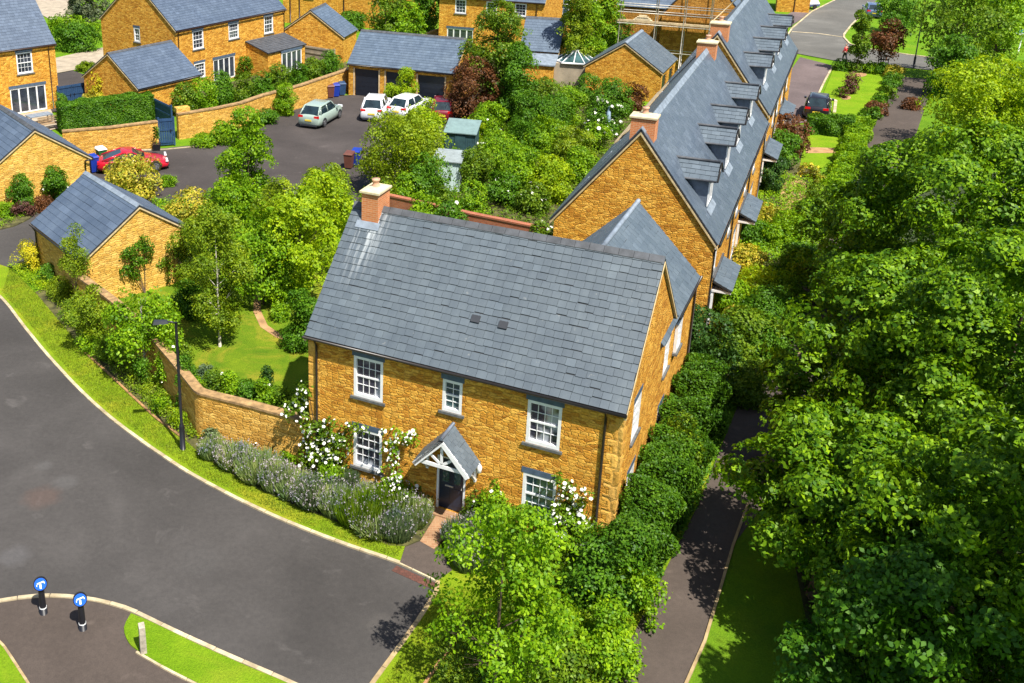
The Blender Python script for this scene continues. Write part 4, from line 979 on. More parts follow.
def car(name, label, loc, rz, paintm, Lc=4.2, Wc=1.78, Hc=1.5, kind='hatch', group=None, cat='car'):
    root = thing(name, label, cat, loc, rz, group)
    h = Hc; lo = kind == 'sport'
    belt = .60*h if not lo else .62*h
    # stations: x fraction from the front (0) to the rear (1): top of lower body, half-width factor, underside
    if kind == 'sport': st = [(0, .30, .62, .26), (.03, .40, .86, .18), (.12, .50, .97, .16), (.25, .58, 1, .16), (.36, .66, .98, .16), (.62, .66, .97, .16), (.78, .68, 1, .16), (.92, .66, .97, .2), (.98, .58, .88, .28), (1, .46, .78, .34)]
    else: st = [(0, .40, .70, .26), (.025, .50, .88, .2), (.10, .58, .97, .18), (.24, .64, 1, .18), (.34, .63, 1, .18), (.62, .63, 1, .18), (.80, .66, 1, .18), (.94, .66, .97, .2), (.985, .60, .90, .26), (1, .50, .84, .32)]
    rings = []; sg = []
    for x, zt, wf, zb in st:
        X = Lc/2-x*Lc; w = Wc/2*wf; zt *= h; zb *= 1.0; zm = zb+(zt-zb)*.45
        rings.append([(X, y, z) for y, z in ((0, zb), (w*.85, zb), (w*.98, zb+.08), (w, zm), (w*.97, zt-.10), (w*.88, zt-.015), (w*.45, zt+.02), (0, zt+.025))])
    mb = MB(); n = len(rings[0]); V = []; FC = []
    for r in rings:
        V += r; V += [(p[0], -p[1], p[2]) for p in r[-2:0:-1]]
    m_ = 2*n-2
    for i in range(len(rings)-1):
        for k in range(m_): FC.append([i*m_+k, i*m_+(k+1) % m_, (i+1)*m_+(k+1) % m_, (i+1)*m_+k])
    FC.append(list(range(m_))[::-1]); FC.append([(len(rings)-1)*m_+k for k in range(m_)])
    bm = bmesh.new(); bv = [bm.verts.new(v) for v in V]
    for f_ in FC: bm.faces.new([bv[i] for i in f_])
    bmesh.ops.recalc_face_normals(bm, faces=bm.faces[:])
    for f_ in bm.faces: f_.smooth = True
    me = bpy.data.meshes.new('body'); bm.to_mesh(me); bm.free(); me.materials.append(M[paintm])
    body = bpy.data.objects.new('body', me); COL.objects.link(body); body.parent = root
    # greenhouse: base ring at belt, roof ring
    if kind == 'sport': xs = (.33, .50, .66, .93); 
    elif kind == 'saloon': xs = (.27, .42, .72, .90)
    else: xs = (.26, .40, .84, .965)
    X = [Lc/2-x*Lc for x in xs]; wb = Wc/2*.90; wt = Wc/2*.70; zb = (.63 if not lo else .655)*h; zt = h*.965
    g = MB()
    base = [(X[0], wb*.85, zb), (X[0]-.1*(X[0]-X[3]), wb, zb), (X[3]+.08*(X[0]-X[3]), wb, zb), (X[3], wb*.88, zb)]
    top = [(X[1], wt*.9, zt), (X[1]-.06, wt, zt), (X[2]+.06, wt, zt), (X[2], wt*.92, zt)]
    b_ = base+[(p[0], -p[1], p[2]) for p in base[::-1]]; t_ = top+[(p[0], -p[1], p[2]) for p in top[::-1]]
    g.solid(b_+t_, [list(range(8)), list(range(8, 16))]+[[i, (i+1) % 8, 8+(i+1) % 8, 8+i] for i in range(8)])
    g.build('window_glass', 'glass_car', root)
    r = MB(); tt = [(p[0]*1.0, p[1]*1.02, zt+.002) for p in t_]; ti = [(p[0]*.9+.1*(X[1]+X[2])/2, p[1]*.8, zt+.055) for p in t_]
    r.add(tt+ti, [[i, (i+1) % 8, 8+(i+1) % 8, 8+i] for i in range(8)]+[list(range(8, 16))], 0, True)
    for i in (0, 2, 3):           # pillars
        for s in (1, -1):
            p = base[i if i != 2 else 2]; q = top[i if i != 2 else 2]
            r.tube([(p[0], s*p[1]*1.005, p[2]), (q[0], s*q[1]*1.01, q[2])], .045 if i != 3 else .06, 5)
    for s in (1, -1):
        xm = (X[1]+X[2])/2; r.tube([(xm-.02, s*wb*1.0, zb), (xm-.02, s*wt*1.01, zt)], .035, 5); r.tube([(top[1][0], s*wt*1.0, zt), (top[2][0], s*wt*1.0, zt)], .035, 5)
    rf = r.build('roof', paintm, root)
    bm = bmesh.new(); bm.from_mesh(rf.data); bmesh.ops.recalc_face_normals(bm, faces=bm.faces[:]); bm.to_mesh(rf.data); bm.free()
    wr = .33 if not lo else .34
    for x in (Lc/2-.19*Lc, Lc/2-.80*Lc):
        for s in (-1, 1):
            y = s*(Wc/2-.09)
            w = MB(); w.tube([(x, y-s*.12, wr), (x, y-s*.1, wr), (x, y+s*.09, wr), (x, y+s*.11, wr)], [wr*.9, wr, wr, wr*.93], 20); wo = w.build('wheel', 'tyre', root)
            w = MB(); w.tube([(x, y+s*.10, wr), (x, y+s*.122, wr)], [wr*.66, wr*.62], 16)
            w.build('rim', 'rim', wo)
            w = MB()
            for k in range(5):
                t = k*2*pi/5+.3; w.box(x+cos(t)*wr*.38-.035, x+cos(t)*wr*.38+.035, min(y+s*.118, y+s*.13), max(y+s*.118, y+s*.13), wr+sin(t)*wr*.38-.035, wr+sin(t)*wr*.38+.035)
            w.build('rim_gap', 'tyre', wo)
            w = MB(); ring = [(x+cos(t*pi/10)*wr*1.17, s*(Wc/2*1.0-.012), wr+sin(t*pi/10)*wr*1.17) for t in range(11)]
            w.prism(ring, (0, s*.02, 0)); w.build('wheel_arch', 'dark_grey', root)
    for s in (-1, 1):
        for (xx, m_, nm) in ((Lc/2-.03*Lc, 'clearlamp', 'headlight'), (-Lc/2+.022*Lc, 'redlamp', 'tail_light')):
            w = MB(); yy = s*Wc/2*.68; zz = .5*h if nm == 'headlight' else .56*h; sx = .09
            w.hexa([(xx-sx, yy-.2, zz-.07), (xx+sx, yy-.2, zz-.07), (xx+sx, yy+.2, zz-.07), (xx-sx, yy+.2, zz-.07), (xx-sx*.8, yy-.18, zz+.08), (xx+sx*.6, yy-.18, zz+.08), (xx+sx*.6, yy+.18, zz+.08), (xx-sx*.8, yy+.18, zz+.08)])
            w.build(nm, m_, root)
        w = MB(); w.box(X[0]-.34, X[0]-.14, s*Wc/2*.98 if s > 0 else -Wc/2*.98-.16, s*Wc/2*.98+.16 if s > 0 else -Wc/2*.98, zb-.02, zb+.12); w.build('mirror', paintm, root)
    w = MB(); w.box(-Lc/2-.035, -Lc/2+.05, -.26, .26, .36*h, .36*h+.12); w.build('number_plate', 'plate_y', root)
    w = MB(); w.box(-Lc/2-.02, -Lc/2+.1, -Wc*.36, Wc*.36, .2, .2+.12); w.box(Lc/2-.1, Lc/2+.02, -Wc*.34, Wc*.34, .22, .36); w.build('bumper_trim', 'dark_grey', root)
    return root

def face(p_rear, p_front): return atan2(p_front[1]-p_rear[1], p_front[0]-p_rear[0])
sr, sf = at(323, 126.5), at(344, 114); a = face(sr, sf)
c = at(321, 117.5, .3); car('hatchback', 'silver-green hatchback parked alone beside the long courtyard wall', (c[0], c[1], 0), a, 'sage_paint', 4.45, 1.86, 1.6)
a = face(at(369, 117), at(393, 103)); c = at(376, 110, .4); car('parked_car', 'white family car with its rear to us in front of the left garage door', (c[0], c[1], 0), a+.25, 'white_car_paint', 4.3, 1.85, 1.62)
c = at(409, 108, .4); car('parked_car', 'second white car, half hidden behind the weeping yellow-green tree', (c[0], c[1], 0), a-.1, 'white_car_paint', 4.3, 1.8, 1.5)
c = at(442, 112, .4); car('parked_car', 'maroon car beside the bronze-leaved tree', (c[0], c[1], 0), a+.35, 'maroon_paint', 4.1, 1.75, 1.6)
a = face(at(112, 170), at(168, 166)); c = at(133, 164, .3); car('sports_car', 'low bright red sports car parked along the courtyard wall', (c[0], c[1], 0), a, 'red_paint', 4.55, 1.95, 1.3, 'sport')
a = face(at(818, 114), at(822, 97)); c = at(817.5, 108, .5); car('parked_car', 'black car on the pad beside the terrace', (c[0], c[1], 0), a+.0, 'black_paint', 4.2, 1.85, 1.65)
c = at(872, 12, .4); car('parked_car', 'blue-grey car on the far road at the top edge', (c[0], c[1], 0), 1.25, 'blue_car_paint', 4.2, 1.8, 1.5)

# ================================================================== BINS, BOLLARDS, LAMPS
M['bin_blue'] = plain('blue_plastic', (.008, .035, .30), .45); M['bin_brown'] = plain('brown_plastic', (.13, .045, .03), .5); M['bin_green'] = plain('green_plastic', (.02, .12, .03), .5)
def bin_(label, px, py, mat, rz=.2, h=1.05, lidm=None):
    a = at(px, py, 0); root = thing('wheelie_bin', label, 'bin', (a[0], a[1], 0), rz)
    mb = MB(); mb.hexa([(-.22, -.26, .08), (.22, -.26, .08), (.22, .2, .08), (-.22, .2, .08), (-.28, -.33, h-.08), (.28, -.33, h-.08), (.28, .33, h-.08), (-.28, .33, h-.08)])
    mb.box(-.30, .30, -.35, .35, h-.11, h-.07); mb.build('body', mat, root)
    mb = MB(); mb.hexa([(-.31, -.37, h-.065), (.31, -.37, h-.065), (.31, .36, h-.065), (-.31, .36, h-.065), (-.24, -.27, h+.02), (.24, -.27, h+.02), (.26, .36, h+.05), (-.26, .36, h+.05)]); mb.build('lid', lidm or mat, root)
    for s in (-1, 1): mb = MB(); mb.tube([(s*.2, .24, .1), (s*.26, .24, .1)], .1, 12); mb.build('wheel', 'tyre', root)
    mb = MB(); mb.tube([(-.24, .42, h-.04), (.24, .42, h-.04)], .02, 6); mb.build('handle', mat, root)
    return root
bin_('brown wheelie bin, left one of the bins at the end of the long courtyard wall', 330.5, 97.5, 'bin_brown')
bin_('bright blue wheelie bin between the brown bin and the navy bin by the triple garage', 336, 96.5, 'bin_blue')
bin_('dark navy wheelie bin next to the left garage door', 342, 95, 'bluegate')
bin_('brown wheelie bin standing in the middle of the courtyard edge', 349, 168, 'bin_brown', -.3)
bin_('blue wheelie bin beside the brown bin at the near courtyard edge', 356, 165, 'bin_blue', -.3)
bin_('blue wheelie bin by the garage gable behind the red sports car', 94, 172, 'bin_blue', .6, 1.1)
bin_('green-bodied bin with white lid behind the red sports car', 102, 163, 'bin_green', .6, 1.05, 'white')
bin_('small blue bin under the bronze-leaved tree', 453, 106, 'bin_blue', .2, .95)
a = at(157, 150, 0); pt = thing('plant_pot', 'black square plant pot with a thin stem by the narrow blue gate', 'plant pot', (a[0], a[1], 0), .1)
mb = MB(); mb.hexa([(-.22, -.22, 0), (.22, -.22, 0), (.22, .22, 0), (-.22, .22, 0), (-.28, -.28, .45), (.28, -.28, .45), (.28, .28, .45), (-.28, .28, .45)]); mb.build('pot', 'black', pt)
mb = MB(); mb.tube([(0, 0, .4), (.03, 0, 1.5)], .025, 6)
for i in range(26): t = i*2.4; mb.solid([(cos(t)*.05, sin(t)*.05, .8+i*.03), (cos(t)*.25, sin(t)*.25, .85+i*.03), (cos(t+.4)*.2, sin(t+.4)*.2, .95+i*.03), (0, 0, .9+i*.03)], [[0, 1, 2], [0, 2, 3], [0, 3, 1], [1, 3, 2]])
mb.build('stem', L_['mid'], pt)

M['sign_blue'] = plain('blue_sign_face', (.01, .10, .62), .3, 0, .05); M['sign_teal'] = plain('teal_sign_face', (.01, .35, .33), .4)
def bollard(label, px, py, group):
    a = at(px, py, .02); root = thing('bollard', label, 'bollard', (a[0], a[1], .02), 0, group)
    mb = MB(); mb.lathe([(.115, 0), (.115, .2), (.10, .2), (.095, .26), (.085, .8), (.07, .88)], 18); mb.build('post', 'black', root)
    mb = MB(); mb.lathe([(.104, .2), (.104, .235)], 18); mb.build('band', 'white', root)
    hd = MB(); ax = Vector((.25, -.80, .42)).normalized(); c = Vector((0, 0, 1.02)); hd.tube([c-ax*.10, c-ax*.08, c+ax*.06, c+ax*.075], [.17, .19, .19, .175], 24); h_ = hd.build('head', 'black', root)
    hd = MB(); hd.tube([c+ax*.0752, c+ax*.082], .168, 24); fc_ = hd.build('sign_face', 'sign_blue', h_)
    X = ax.cross(Vector((0, 0, 1))).normalized()*-1; Y = ax.cross(X)*1
    if Y.z < 0: Y = -Y
    mk = MB()
    def q(x0, y0, x1, y1, w):
        a_ = Vector((x0, y0)); b_ = Vector((x1, y1)); d = (b_-a_).normalized(); n = Vector((-d.y, d.x))*w/2
        P = [a_+n, b_+n, b_-n, a_-n]; mk.hexa([tuple(c+X*p.x+Y*p.y+ax*.083) for p in P]+[tuple(c+X*p.x+Y*p.y+ax*.088) for p in P])
    q(0, -.12, 0, .0, .05); q(-.09, .02, .1, .06, .035); q(-.10, .0, -.10, -.05, .02); q(.11, .0, .11, .05, .02)
    mk.build('sign_mark', 'white', h_)
    return root
bollard('black bollard with round blue sign head, left one at the foot of the road', 43.7, 613, 'blue-headed bollards')
bollard('black bollard with round blue sign head, right one nearer the grass island', 83, 629, 'blue-headed bollards')
a = at(143.5, 652, .06); wp = MB(); wp.hexa([(-.085, -.085, -.1), (.085, -.085, -.1), (.085, .085, -.1), (-.085, .085, -.1), (-.08, -.08, .86), (.08, -.08, .86), (.08, .08, .93), (-.08, .08, .93)])
M['greywood'] = plain('grey_weathered_wood', (.38, .33, .26), .9, 0, .3, 7)
tag(wp.build('wooden_post', 'greywood', None, (a[0], a[1], .06), .35), 'square grey wooden post on the small grass island', 'post')

def lamp(label, px, py, h, arm_rz, arm=.9):
    a = at(px, py, .05); root = thing('street_lamp', label, 'street lamp', (a[0], a[1], .05), arm_rz)
    mb = MB(); mb.lathe([(.10, 0), (.10, .95), (.085, 1.0), (.055, 1.05), (.05, h-.1), (.05, h)], 12); mb.build('post', 'black', root)
    mb = MB(); mb.tube([(0, 0, h-.04), (.15, 0, h+.02), (arm*.5, 0, h+.03)], .035, 8); mb.build('arm', 'black', root)
    mb = MB(); mb.hexa([(.25, -.09, h), (arm, -.13, h), (arm, .13, h), (.25, .09, h), (.3, -.06, h+.09), (arm-.05, -.09, h+.1), (arm-.05, .09, h+.1), (.3, .06, h+.09)]); mb.build('lamp_head', 'dark_grey', root)
    mb = MB(); mb.box(.35, arm-.06, -.08, .08, h-.02, h-.001); mb.build('lens', 'clearlamp', root)
    return root
lamp('tall black street lamp on the verge by the curving garden wall', 183, 449, 5.05, radians(188), .78)
lamp('tall black street lamp beside the far road, cut by the top edge', 913.5, 67.5, 7.6, radians(150), 1.0)
a = at(1018, 53, 0); sg = thing('estate_sign', 'small teal and white board on a white post, at the right edge', 'sign', (a[0], a[1], 0), -.5)
mb = MB(); mb.tube([(0, 0, 0), (.05, 0, 1.9)], .06, 8); mb.build('post', 'white', sg)
mb = MB(); mb.box(-.55, .8, -.04, .04, 1.65, 2.3); mb.build('board', 'white', sg)
mb = MB(); mb.box(-.55, .8, -.05, -.042, 2.0, 2.3); mb.box(-.55, .8, -.05, -.042, 1.65, 1.72); mb.build('board_band', 'sign_teal', sg)
# small road things far away
a = at(812, 8.5, 0); bb = thing('trailer', 'small white covered trailer with blue base beside the far drive', 'trailer', (a[0], a[1], 0), .2)
mb = MB(); mb.hexa([(-.65, -.4, .3), (.65, -.4, .3), (.65, .4, .3), (-.65, .4, .3), (-.7, -.45, .6), (.7, -.45, .6), (.7, .45, .6), (-.7, .45, .6)]); mb.build('tray', 'blue_car_paint', bb)
mb = MB(); mb.hexa([(-.68, -.43, .602), (.68, -.43, .602), (.68, .43, .602), (-.68, .43, .602), (-.4, -.25, 1.05), (.5, -.25, 1.0), (.5, .25, 1.0), (-.4, .25, 1.05)]); mb.build('cover', 'white', bb)
for s in (-1, 1): mb = MB(); mb.tube([(0, s*.45, .28), (0, s*.55, .28)], .27, 14); mb.build('wheel', 'tyre', bb)
# patio set behind the nearer left garage
a = at(40, 124, .0); tb = thing('patio_table', 'grey patio table beside the french doors of the corner house', 'table', (a[0], a[1], 0), .69)
mb = MB(); mb.box(-.9, .9, -.45, .45, .68, .74); mb.build('tabletop', 'ridge_pale', tb)
for x in (-.8, .8):
    for y in (-.38, .38): mb = MB(); mb.box(x-.04, x+.04, y-.04, y+.04, 0, .68); mb.build('leg', 'ridge_pale', tb)
def bench(label, px, py, rz):
    a = at(px, py, 0); r = thing('garden_bench', label, 'bench', (a[0], a[1], 0), rz)
    mb = MB()
    for i in range(4): mb.box(-.75, .75, -.25+i*.13, -.14+i*.13, .42, .45)
    mb.build('seat', 'timber', r)
    mb = MB()
    for i in range(3): mb.box(-.75, .75, .27, .30, .5+i*.14, .6+i*.14)
    mb.build('backrest', 'timber', r)
    for x in (-.7, .7):
        for y in (-.2, .25): mb = MB(); mb.box(x-.04, x+.04, y-.03, y+.03, 0, .42); mb.build('leg', 'timber', r)
bench('timber garden bench between the patio table and the clipped box hedge', 50, 129, .69)
a = at(602.5, 136, 0)
wf = thing('parasol', 'small closed pale blue parasol among the white roses by the terrace gable', 'parasol', (a[0]+.3, a[1], 0), 0)
mb = MB(); mb.tube([(0, 0, 0), (0, 0, 2.2)], .03, 6); mb.build('pole', 'white', wf)
M['paleblue'] = plain('pale_blue_cloth', (.30, .42, .55), .8); mb = MB(); mb.lathe([(.16, 1.1), (.2, 1.25), (.14, 1.8), (.04, 2.2)], 10); mb.build('canopy', 'paleblue', wf)

# ================================================================== PERSON
def skin(name, joints, edges, mat, parent, sub=2):
    me = bpy.data.meshes.new(name); me.from_pydata([j[:3] for j in joints], edges, [])
    o = bpy.data.objects.new(name, me); COL.objects.link(o); o.parent = parent
    md = o.modifiers.new('skin', 'SKIN'); sv = me.skin_vertices[0].data
    for i, j in enumerate(joints): sv[i].radius = (j[3], j[3]*(j[4] if len(j) > 4 else 1)); sv[i].use_root = (i == 0)
    md.use_smooth_shade = True; s = o.modifiers.new('sub', 'SUBSURF'); s.levels = sub; s.render_levels = sub
    me.materials.append(M[mat]); return o
M['skin'] = plain('skin_tone', (.55, .33, .24), .6); M['redcloth'] = plain('red_jacket_cloth', (.62, .03, .05), .8, 0, .3, 6); M['blackcloth'] = plain('black_trouser_cloth', (.012, .016, .022), .8); M['hair'] = plain('brown_hair', (.06, .03, .015), .8)
a = at(844, 62, 0); pe = thing('person', 'person in a red jacket and black trousers walking at the road corner', 'person', (a[0], a[1], 0), 2.2)
J = [(0, 0, .95, .12, .8), (0, 0, 1.15, .115, .8), (0, 0, 1.36, .14, .75), (0, 0, 1.47, .05), (.01, 0, 1.55, .075), (.02, 0, 1.66, .09), (.01, 0, 1.72, .07),
     (0, .18, 1.38, .055), (.03, .23, 1.12, .042), (.16, .22, .93, .033), (.22, .21, .86, .03), (0, -.18, 1.38, .055), (-.03, -.23, 1.12, .042), (.08, -.24, .90, .033), (.12, -.23, .83, .03),
     (0, .09, .90, .09), (.12, .09, .50, .058), (.08, .09, .09, .04), (.2, .09, .04, .035), (0, -.09, .90, .09), (-.08, -.09, .50, .058), (-.26, -.09, .12, .04), (-.15, -.09, .04, .035)]
skin('body', J, [(0, 1), (1, 2), (2, 3), (3, 4), (4, 5), (5, 6), (2, 7), (7, 8), (8, 9), (9, 10), (2, 11), (11, 12), (12, 13), (13, 14), (0, 15), (15, 16), (16, 17), (17, 18), (0, 19), (19, 20), (20, 21), (21, 22)], 'skin', pe)
J2 = [(0, 0, .90, .16, .85), (0, 0, 1.15, .15, .85), (0, 0, 1.37, .165, .8), (0, 0, 1.45, .07), (0, .19, 1.38, .075), (.03, .24, 1.12, .06), (.16, .23, .95, .05), (0, -.19, 1.38, .075), (-.03, -.24, 1.12, .06), (.08, -.25, .93, .05)]
skin('jacket', J2, [(0, 1), (1, 2), (2, 3), (2, 4), (4, 5), (5, 6), (2, 7), (7, 8), (8, 9)], 'redcloth', pe)
J3 = [(0, 0, .93, .14, .85), (0, .095, .86, .105), (.12, .095, .50, .075), (.08, .095, .12, .06), (0, -.095, .86, .105), (-.08, -.095, .50, .075), (-.26, -.095, .14, .06)]
skin('trousers', J3, [(0, 1), (1, 2), (2, 3), (0, 4), (4, 5), (5, 6)], 'blackcloth', pe)
J4 = [(0, 0, 1.70, .095), (-.03, 0, 1.62, .07)]
skin('hair', J4, [(0, 1)], 'hair', pe)

# ================================================================== PLANTS
RNG = np.random.default_rng(11)
def unit(v): return v/np.maximum(np.linalg.norm(v, axis=-1, keepdims=True), 1e-9)

def leaf_quads(C, Nn, size, asp=.62, fold=.12, rng=RNG):
    n = len(C); s = size*(.65+.7*rng.random((n, 1)))
    a = rng.normal(size=(n, 3)); T = unit(np.cross(Nn, a)); T = unit(T+np.array([0, 0, -.35])); B = unit(np.cross(Nn, T))
    up = np.cross(T, B)
    V = np.empty((n, 4, 3)); V[:, 0] = C-T*s*.5; V[:, 1] = C+B*s*asp*.5+up*s*fold; V[:, 2] = C+T*s*.5; V[:, 3] = C-B*s*asp*.5+up*s*fold
    return V.reshape(-1, 3), np.arange(n*4).reshape(n, 4)

def blob_crown(blobs, nclus, per, lsize, spread, flat=.35, up=.55, rng=RNG, shell=.5, carve=.0, seedv=0, jn=.36, jc=.25):
    """leaf sprays through the volume of the lobes: blobs (x,y,z,rx,ry,rz)"""
    bl = np.array(blobs, float); w = (bl[:, 3]*bl[:, 4]*bl[:, 5])**(2/3); w /= w.sum()
    k = rng.choice(len(bl), nclus, p=w); b = bl[k]
    d = unit(rng.normal(size=(nclus, 3))); r = 1-shell*rng.random((nclus, 1))**1.7
    P = b[:, :3]+d*r*b[:, 3:]
    # drop sprays deep inside another lobe
    for q in bl:
        ins = (((P-q[:3])/(q[3:]*.62))**2).sum(1) < 1
        keep = ~(ins & (rng.random(len(P)) < .8)); P = P[keep]; d = d[keep]
    P[:, 2] = np.maximum(P[:, 2], .08)
    if carve:
        ph = seedv*1.7
        f = np.sin(P[:, 0]*1.9+ph)+np.sin(P[:, 1]*2.1+ph*2)+np.sin(P[:, 2]*2.6+ph*3)+np.sin((P[:, 0]+P[:, 1])*3.1)
        keep = f > -2+carve*2; P = P[keep]; d = d[keep]
    n = len(P); nn = unit(d+np.array([0, 0, up])+rng.normal(size=(n, 3))*jc)
    a = unit(np.cross(nn, rng.normal(size=(n, 3)))); c = np.cross(nn, a)
    sp = spread*(.6+.8*rng.random((n, 1)))
    t = rng.random((n, per))*2*pi; rr = np.sqrt(rng.random((n, per)))
    X = P[:, None]+(a[:, None]*(rr*np.cos(t))[..., None]+c[:, None]*(rr*np.sin(t))[..., None])*sp[:, None]
    X += nn[:, None]*((rng.random((n, per))-.5)*flat)[..., None]*sp[:, None]; X[..., 2] -= (rr**2)*.35*sp
    NL = unit(nn[:, None]+rng.normal(size=(n, per, 3))*jn)
    X = X.reshape(-1, 3); NL = NL.reshape(-1, 3)
    X[:, 2] = np.maximum(X[:, 2], .04)
    return leaf_quads(X, NL, lsize, rng=rng)

def lobes(rx, ry, z0, z1, n, rng=RNG, size=.42, shape='round'):
    """lobes filling a crown between heights z0 and z1"""
    out = []; zc = (z0+z1)/2; rz = (z1-z0)/2
    for i in range(n):
        u = (i+.5)/n; z = z0+(z1-z0)*u*.94+.03*(z1-z0)
        t = (z-zc)/rz
        prof = sqrt(max(.05, 1-t*t)) if shape == 'round' else (max(.1, 1-u)**.75 if shape == 'cone' else (1-.35*abs(t)))
        ang = i*2.399+rng.random()*.8; s = size*(.8+.45*rng.random())
        rr = max(0, prof-s*.8)*(.65+.45*rng.random())
        out.append((cos(ang)*rr*rx, sin(ang)*rr*ry, z, rx*s, ry*s, min(rz, max(rx, ry))*s*.85))
    out.append((0, 0, zc, rx*.5, ry*.5, rz*.7))
    return out

def limbs(root, bl, h, r0, bark, lean=(0, 0), rng=RNG, name='trunk', z0=-.1, maxl=14):
    mb = MB(); top = h; pts = []; rad = []
    for i in range(7):
        t = i/6; pts.append((lean[0]*t+(rng.random()-.5)*.12*t*r0*6, lean[1]*t+(rng.random()-.5)*.12*t*r0*6, z0+(top-z0)*t)); rad.append(r0*(1.35 if i == 0 else 1)*(1-t*.8))
    mb.tube(pts, rad, 9)
    for b in bl[:maxl]:
        f = min(.85, max(.25, (b[2]-b[5]*.8)/top*.85)); i = min(5, int(f*6)); fr = f*6-i
        s = [pts[i][k]+(pts[i+1][k]-pts[i][k])*fr for k in range(3)]
        e = (b[0], b[1], b[2]); m = [s[k]*.5+e[k]*.5+(rng.random()-.5)*.15 for k in range(3)]; m[2] += .05*h*.5
        rr = max(.012, r0*(1-f*.8)*.5); mb.tube([s, m, e], [rr, rr*.6, rr*.22], 6)
        for q in range(3):
            d = unit(rng.normal(size=3)); e2 = (e[0]+d[0]*b[3]*.7, e[1]+d[1]*b[4]*.7, e[2]+abs(d[2])*b[5]*.5); mb.tube([m, e2], [rr*.35, rr*.12], 5)
    return mb.build(name, bark, root)

def tree(label, x, y, rx, z0, z1, leafm, name='tree', cat='tree', ry=None, n=14, lsize=.13, dens=1.0, spread=.38, bark='bark', r0=.09, shape='round', size=.42, per=16, carve=.5, group=None, gz=0.0, seed=0, flat=.35, up=.55, lean=(0, 0), lob=None, shell=.5, jn=.36, jc=.25):
    rng = np.random.default_rng(seed+int(abs(x*31+y*17)*10) % 100000)
    ry = ry or rx
    root = thing(name, label, cat, (x, y, gz), 0, group)
    bl = lob or lobes(rx, ry, z0, z1, n, rng, size, shape)
    limbs(root, bl, z0+(z1-z0)*.8, r0, bark, lean, rng)
    area = 4*pi*((rx*ry)**.8+2*(rx*(z1-z0)/2)**.8)/3*1.5
    if lob: area = sum(4*pi*(b[3]*b[5]) for b in bl)*.6
    la = lsize*lsize*.62/2; nl = int(area*2.6*dens/la); nc = max(8, nl//per)
    V, F = blob_crown(bl, nc, per, lsize, spread, flat, up, rng, shell, carve, seed+x, jn, jc)
    quick('crown', V, F, L_[leafm], root)
    return root

def shrub(label, x, y, rx, h, leafm, name='shrub', cat='shrub', ry=None, n=7, lsize=.09, dens=1.0, spread=.2, per=12, carve=.3, gz=0.0, group=None, seed=0, flowers=None, rz=0, up=.5, z0=.0, blossom='petal', nfl=0, fs=.06):
    rng = np.random.default_rng(seed+int(abs(x*31+y*17)*10) % 100000)
    ry = ry or rx
    bl = lobes(rx, ry, z0, h, n, rng, .55 if leafm != 'yellow' else .8)
    area = 2*pi*((rx*ry)+(rx+ry)/2*h)*.8; la = lsize*lsize*.62/2; nl = int(area*2.6*dens/la); nc = max(6, nl//per)
    V, F = blob_crown(bl, nc, per, lsize, spread, .5, up, rng, .55, carve, seed+x)
    c, s = cos(rz), sin(rz); V = np.stack([V[:, 0]*c-V[:, 1]*s, V[:, 0]*s+V[:, 1]*c, V[:, 2]], 1)
    o = quick(name, V, F, L_[leafm]); o.location = (x, y, gz); tag(o, label, cat, group)
    if nfl:
        idx = rng.choice(len(F), nfl); P = V[F[idx, 0]]*1.0
        P = P+unit(P-np.array([0, 0, h*.3]))*.06; blossoms(o, P, fs, blossom, rng)
    return o

def blossoms(parent, P, fs, mat, rng=RNG, name='blossoms'):
    n = len(P); base = []; Fc = []
    # each flower a small 6-petal dish
    V = []; k = 0
    for p in P:
        s = fs*(.6+.8*rng.random()); nn = unit(np.array([.1, -.5, .8])+rng.normal(size=3)*.4); a = unit(np.cross(nn, [0, 0, 1.])); b = np.cross(nn, a)
        ring = [p+(a*cos(t*pi/3)+b*sin(t*pi/3))*s+nn*s*(.25 if t % 2 else .05) for t in range(6)]
        V += ring+[p+nn*s*.35]
        for t in range(6): Fc.append((k+t, k+(t+1) % 6, k+6))
        k += 7
    o = quick(name, np.array(V), np.array(Fc), M[mat], parent, 3); o['kind'] = 'stuff'; return o

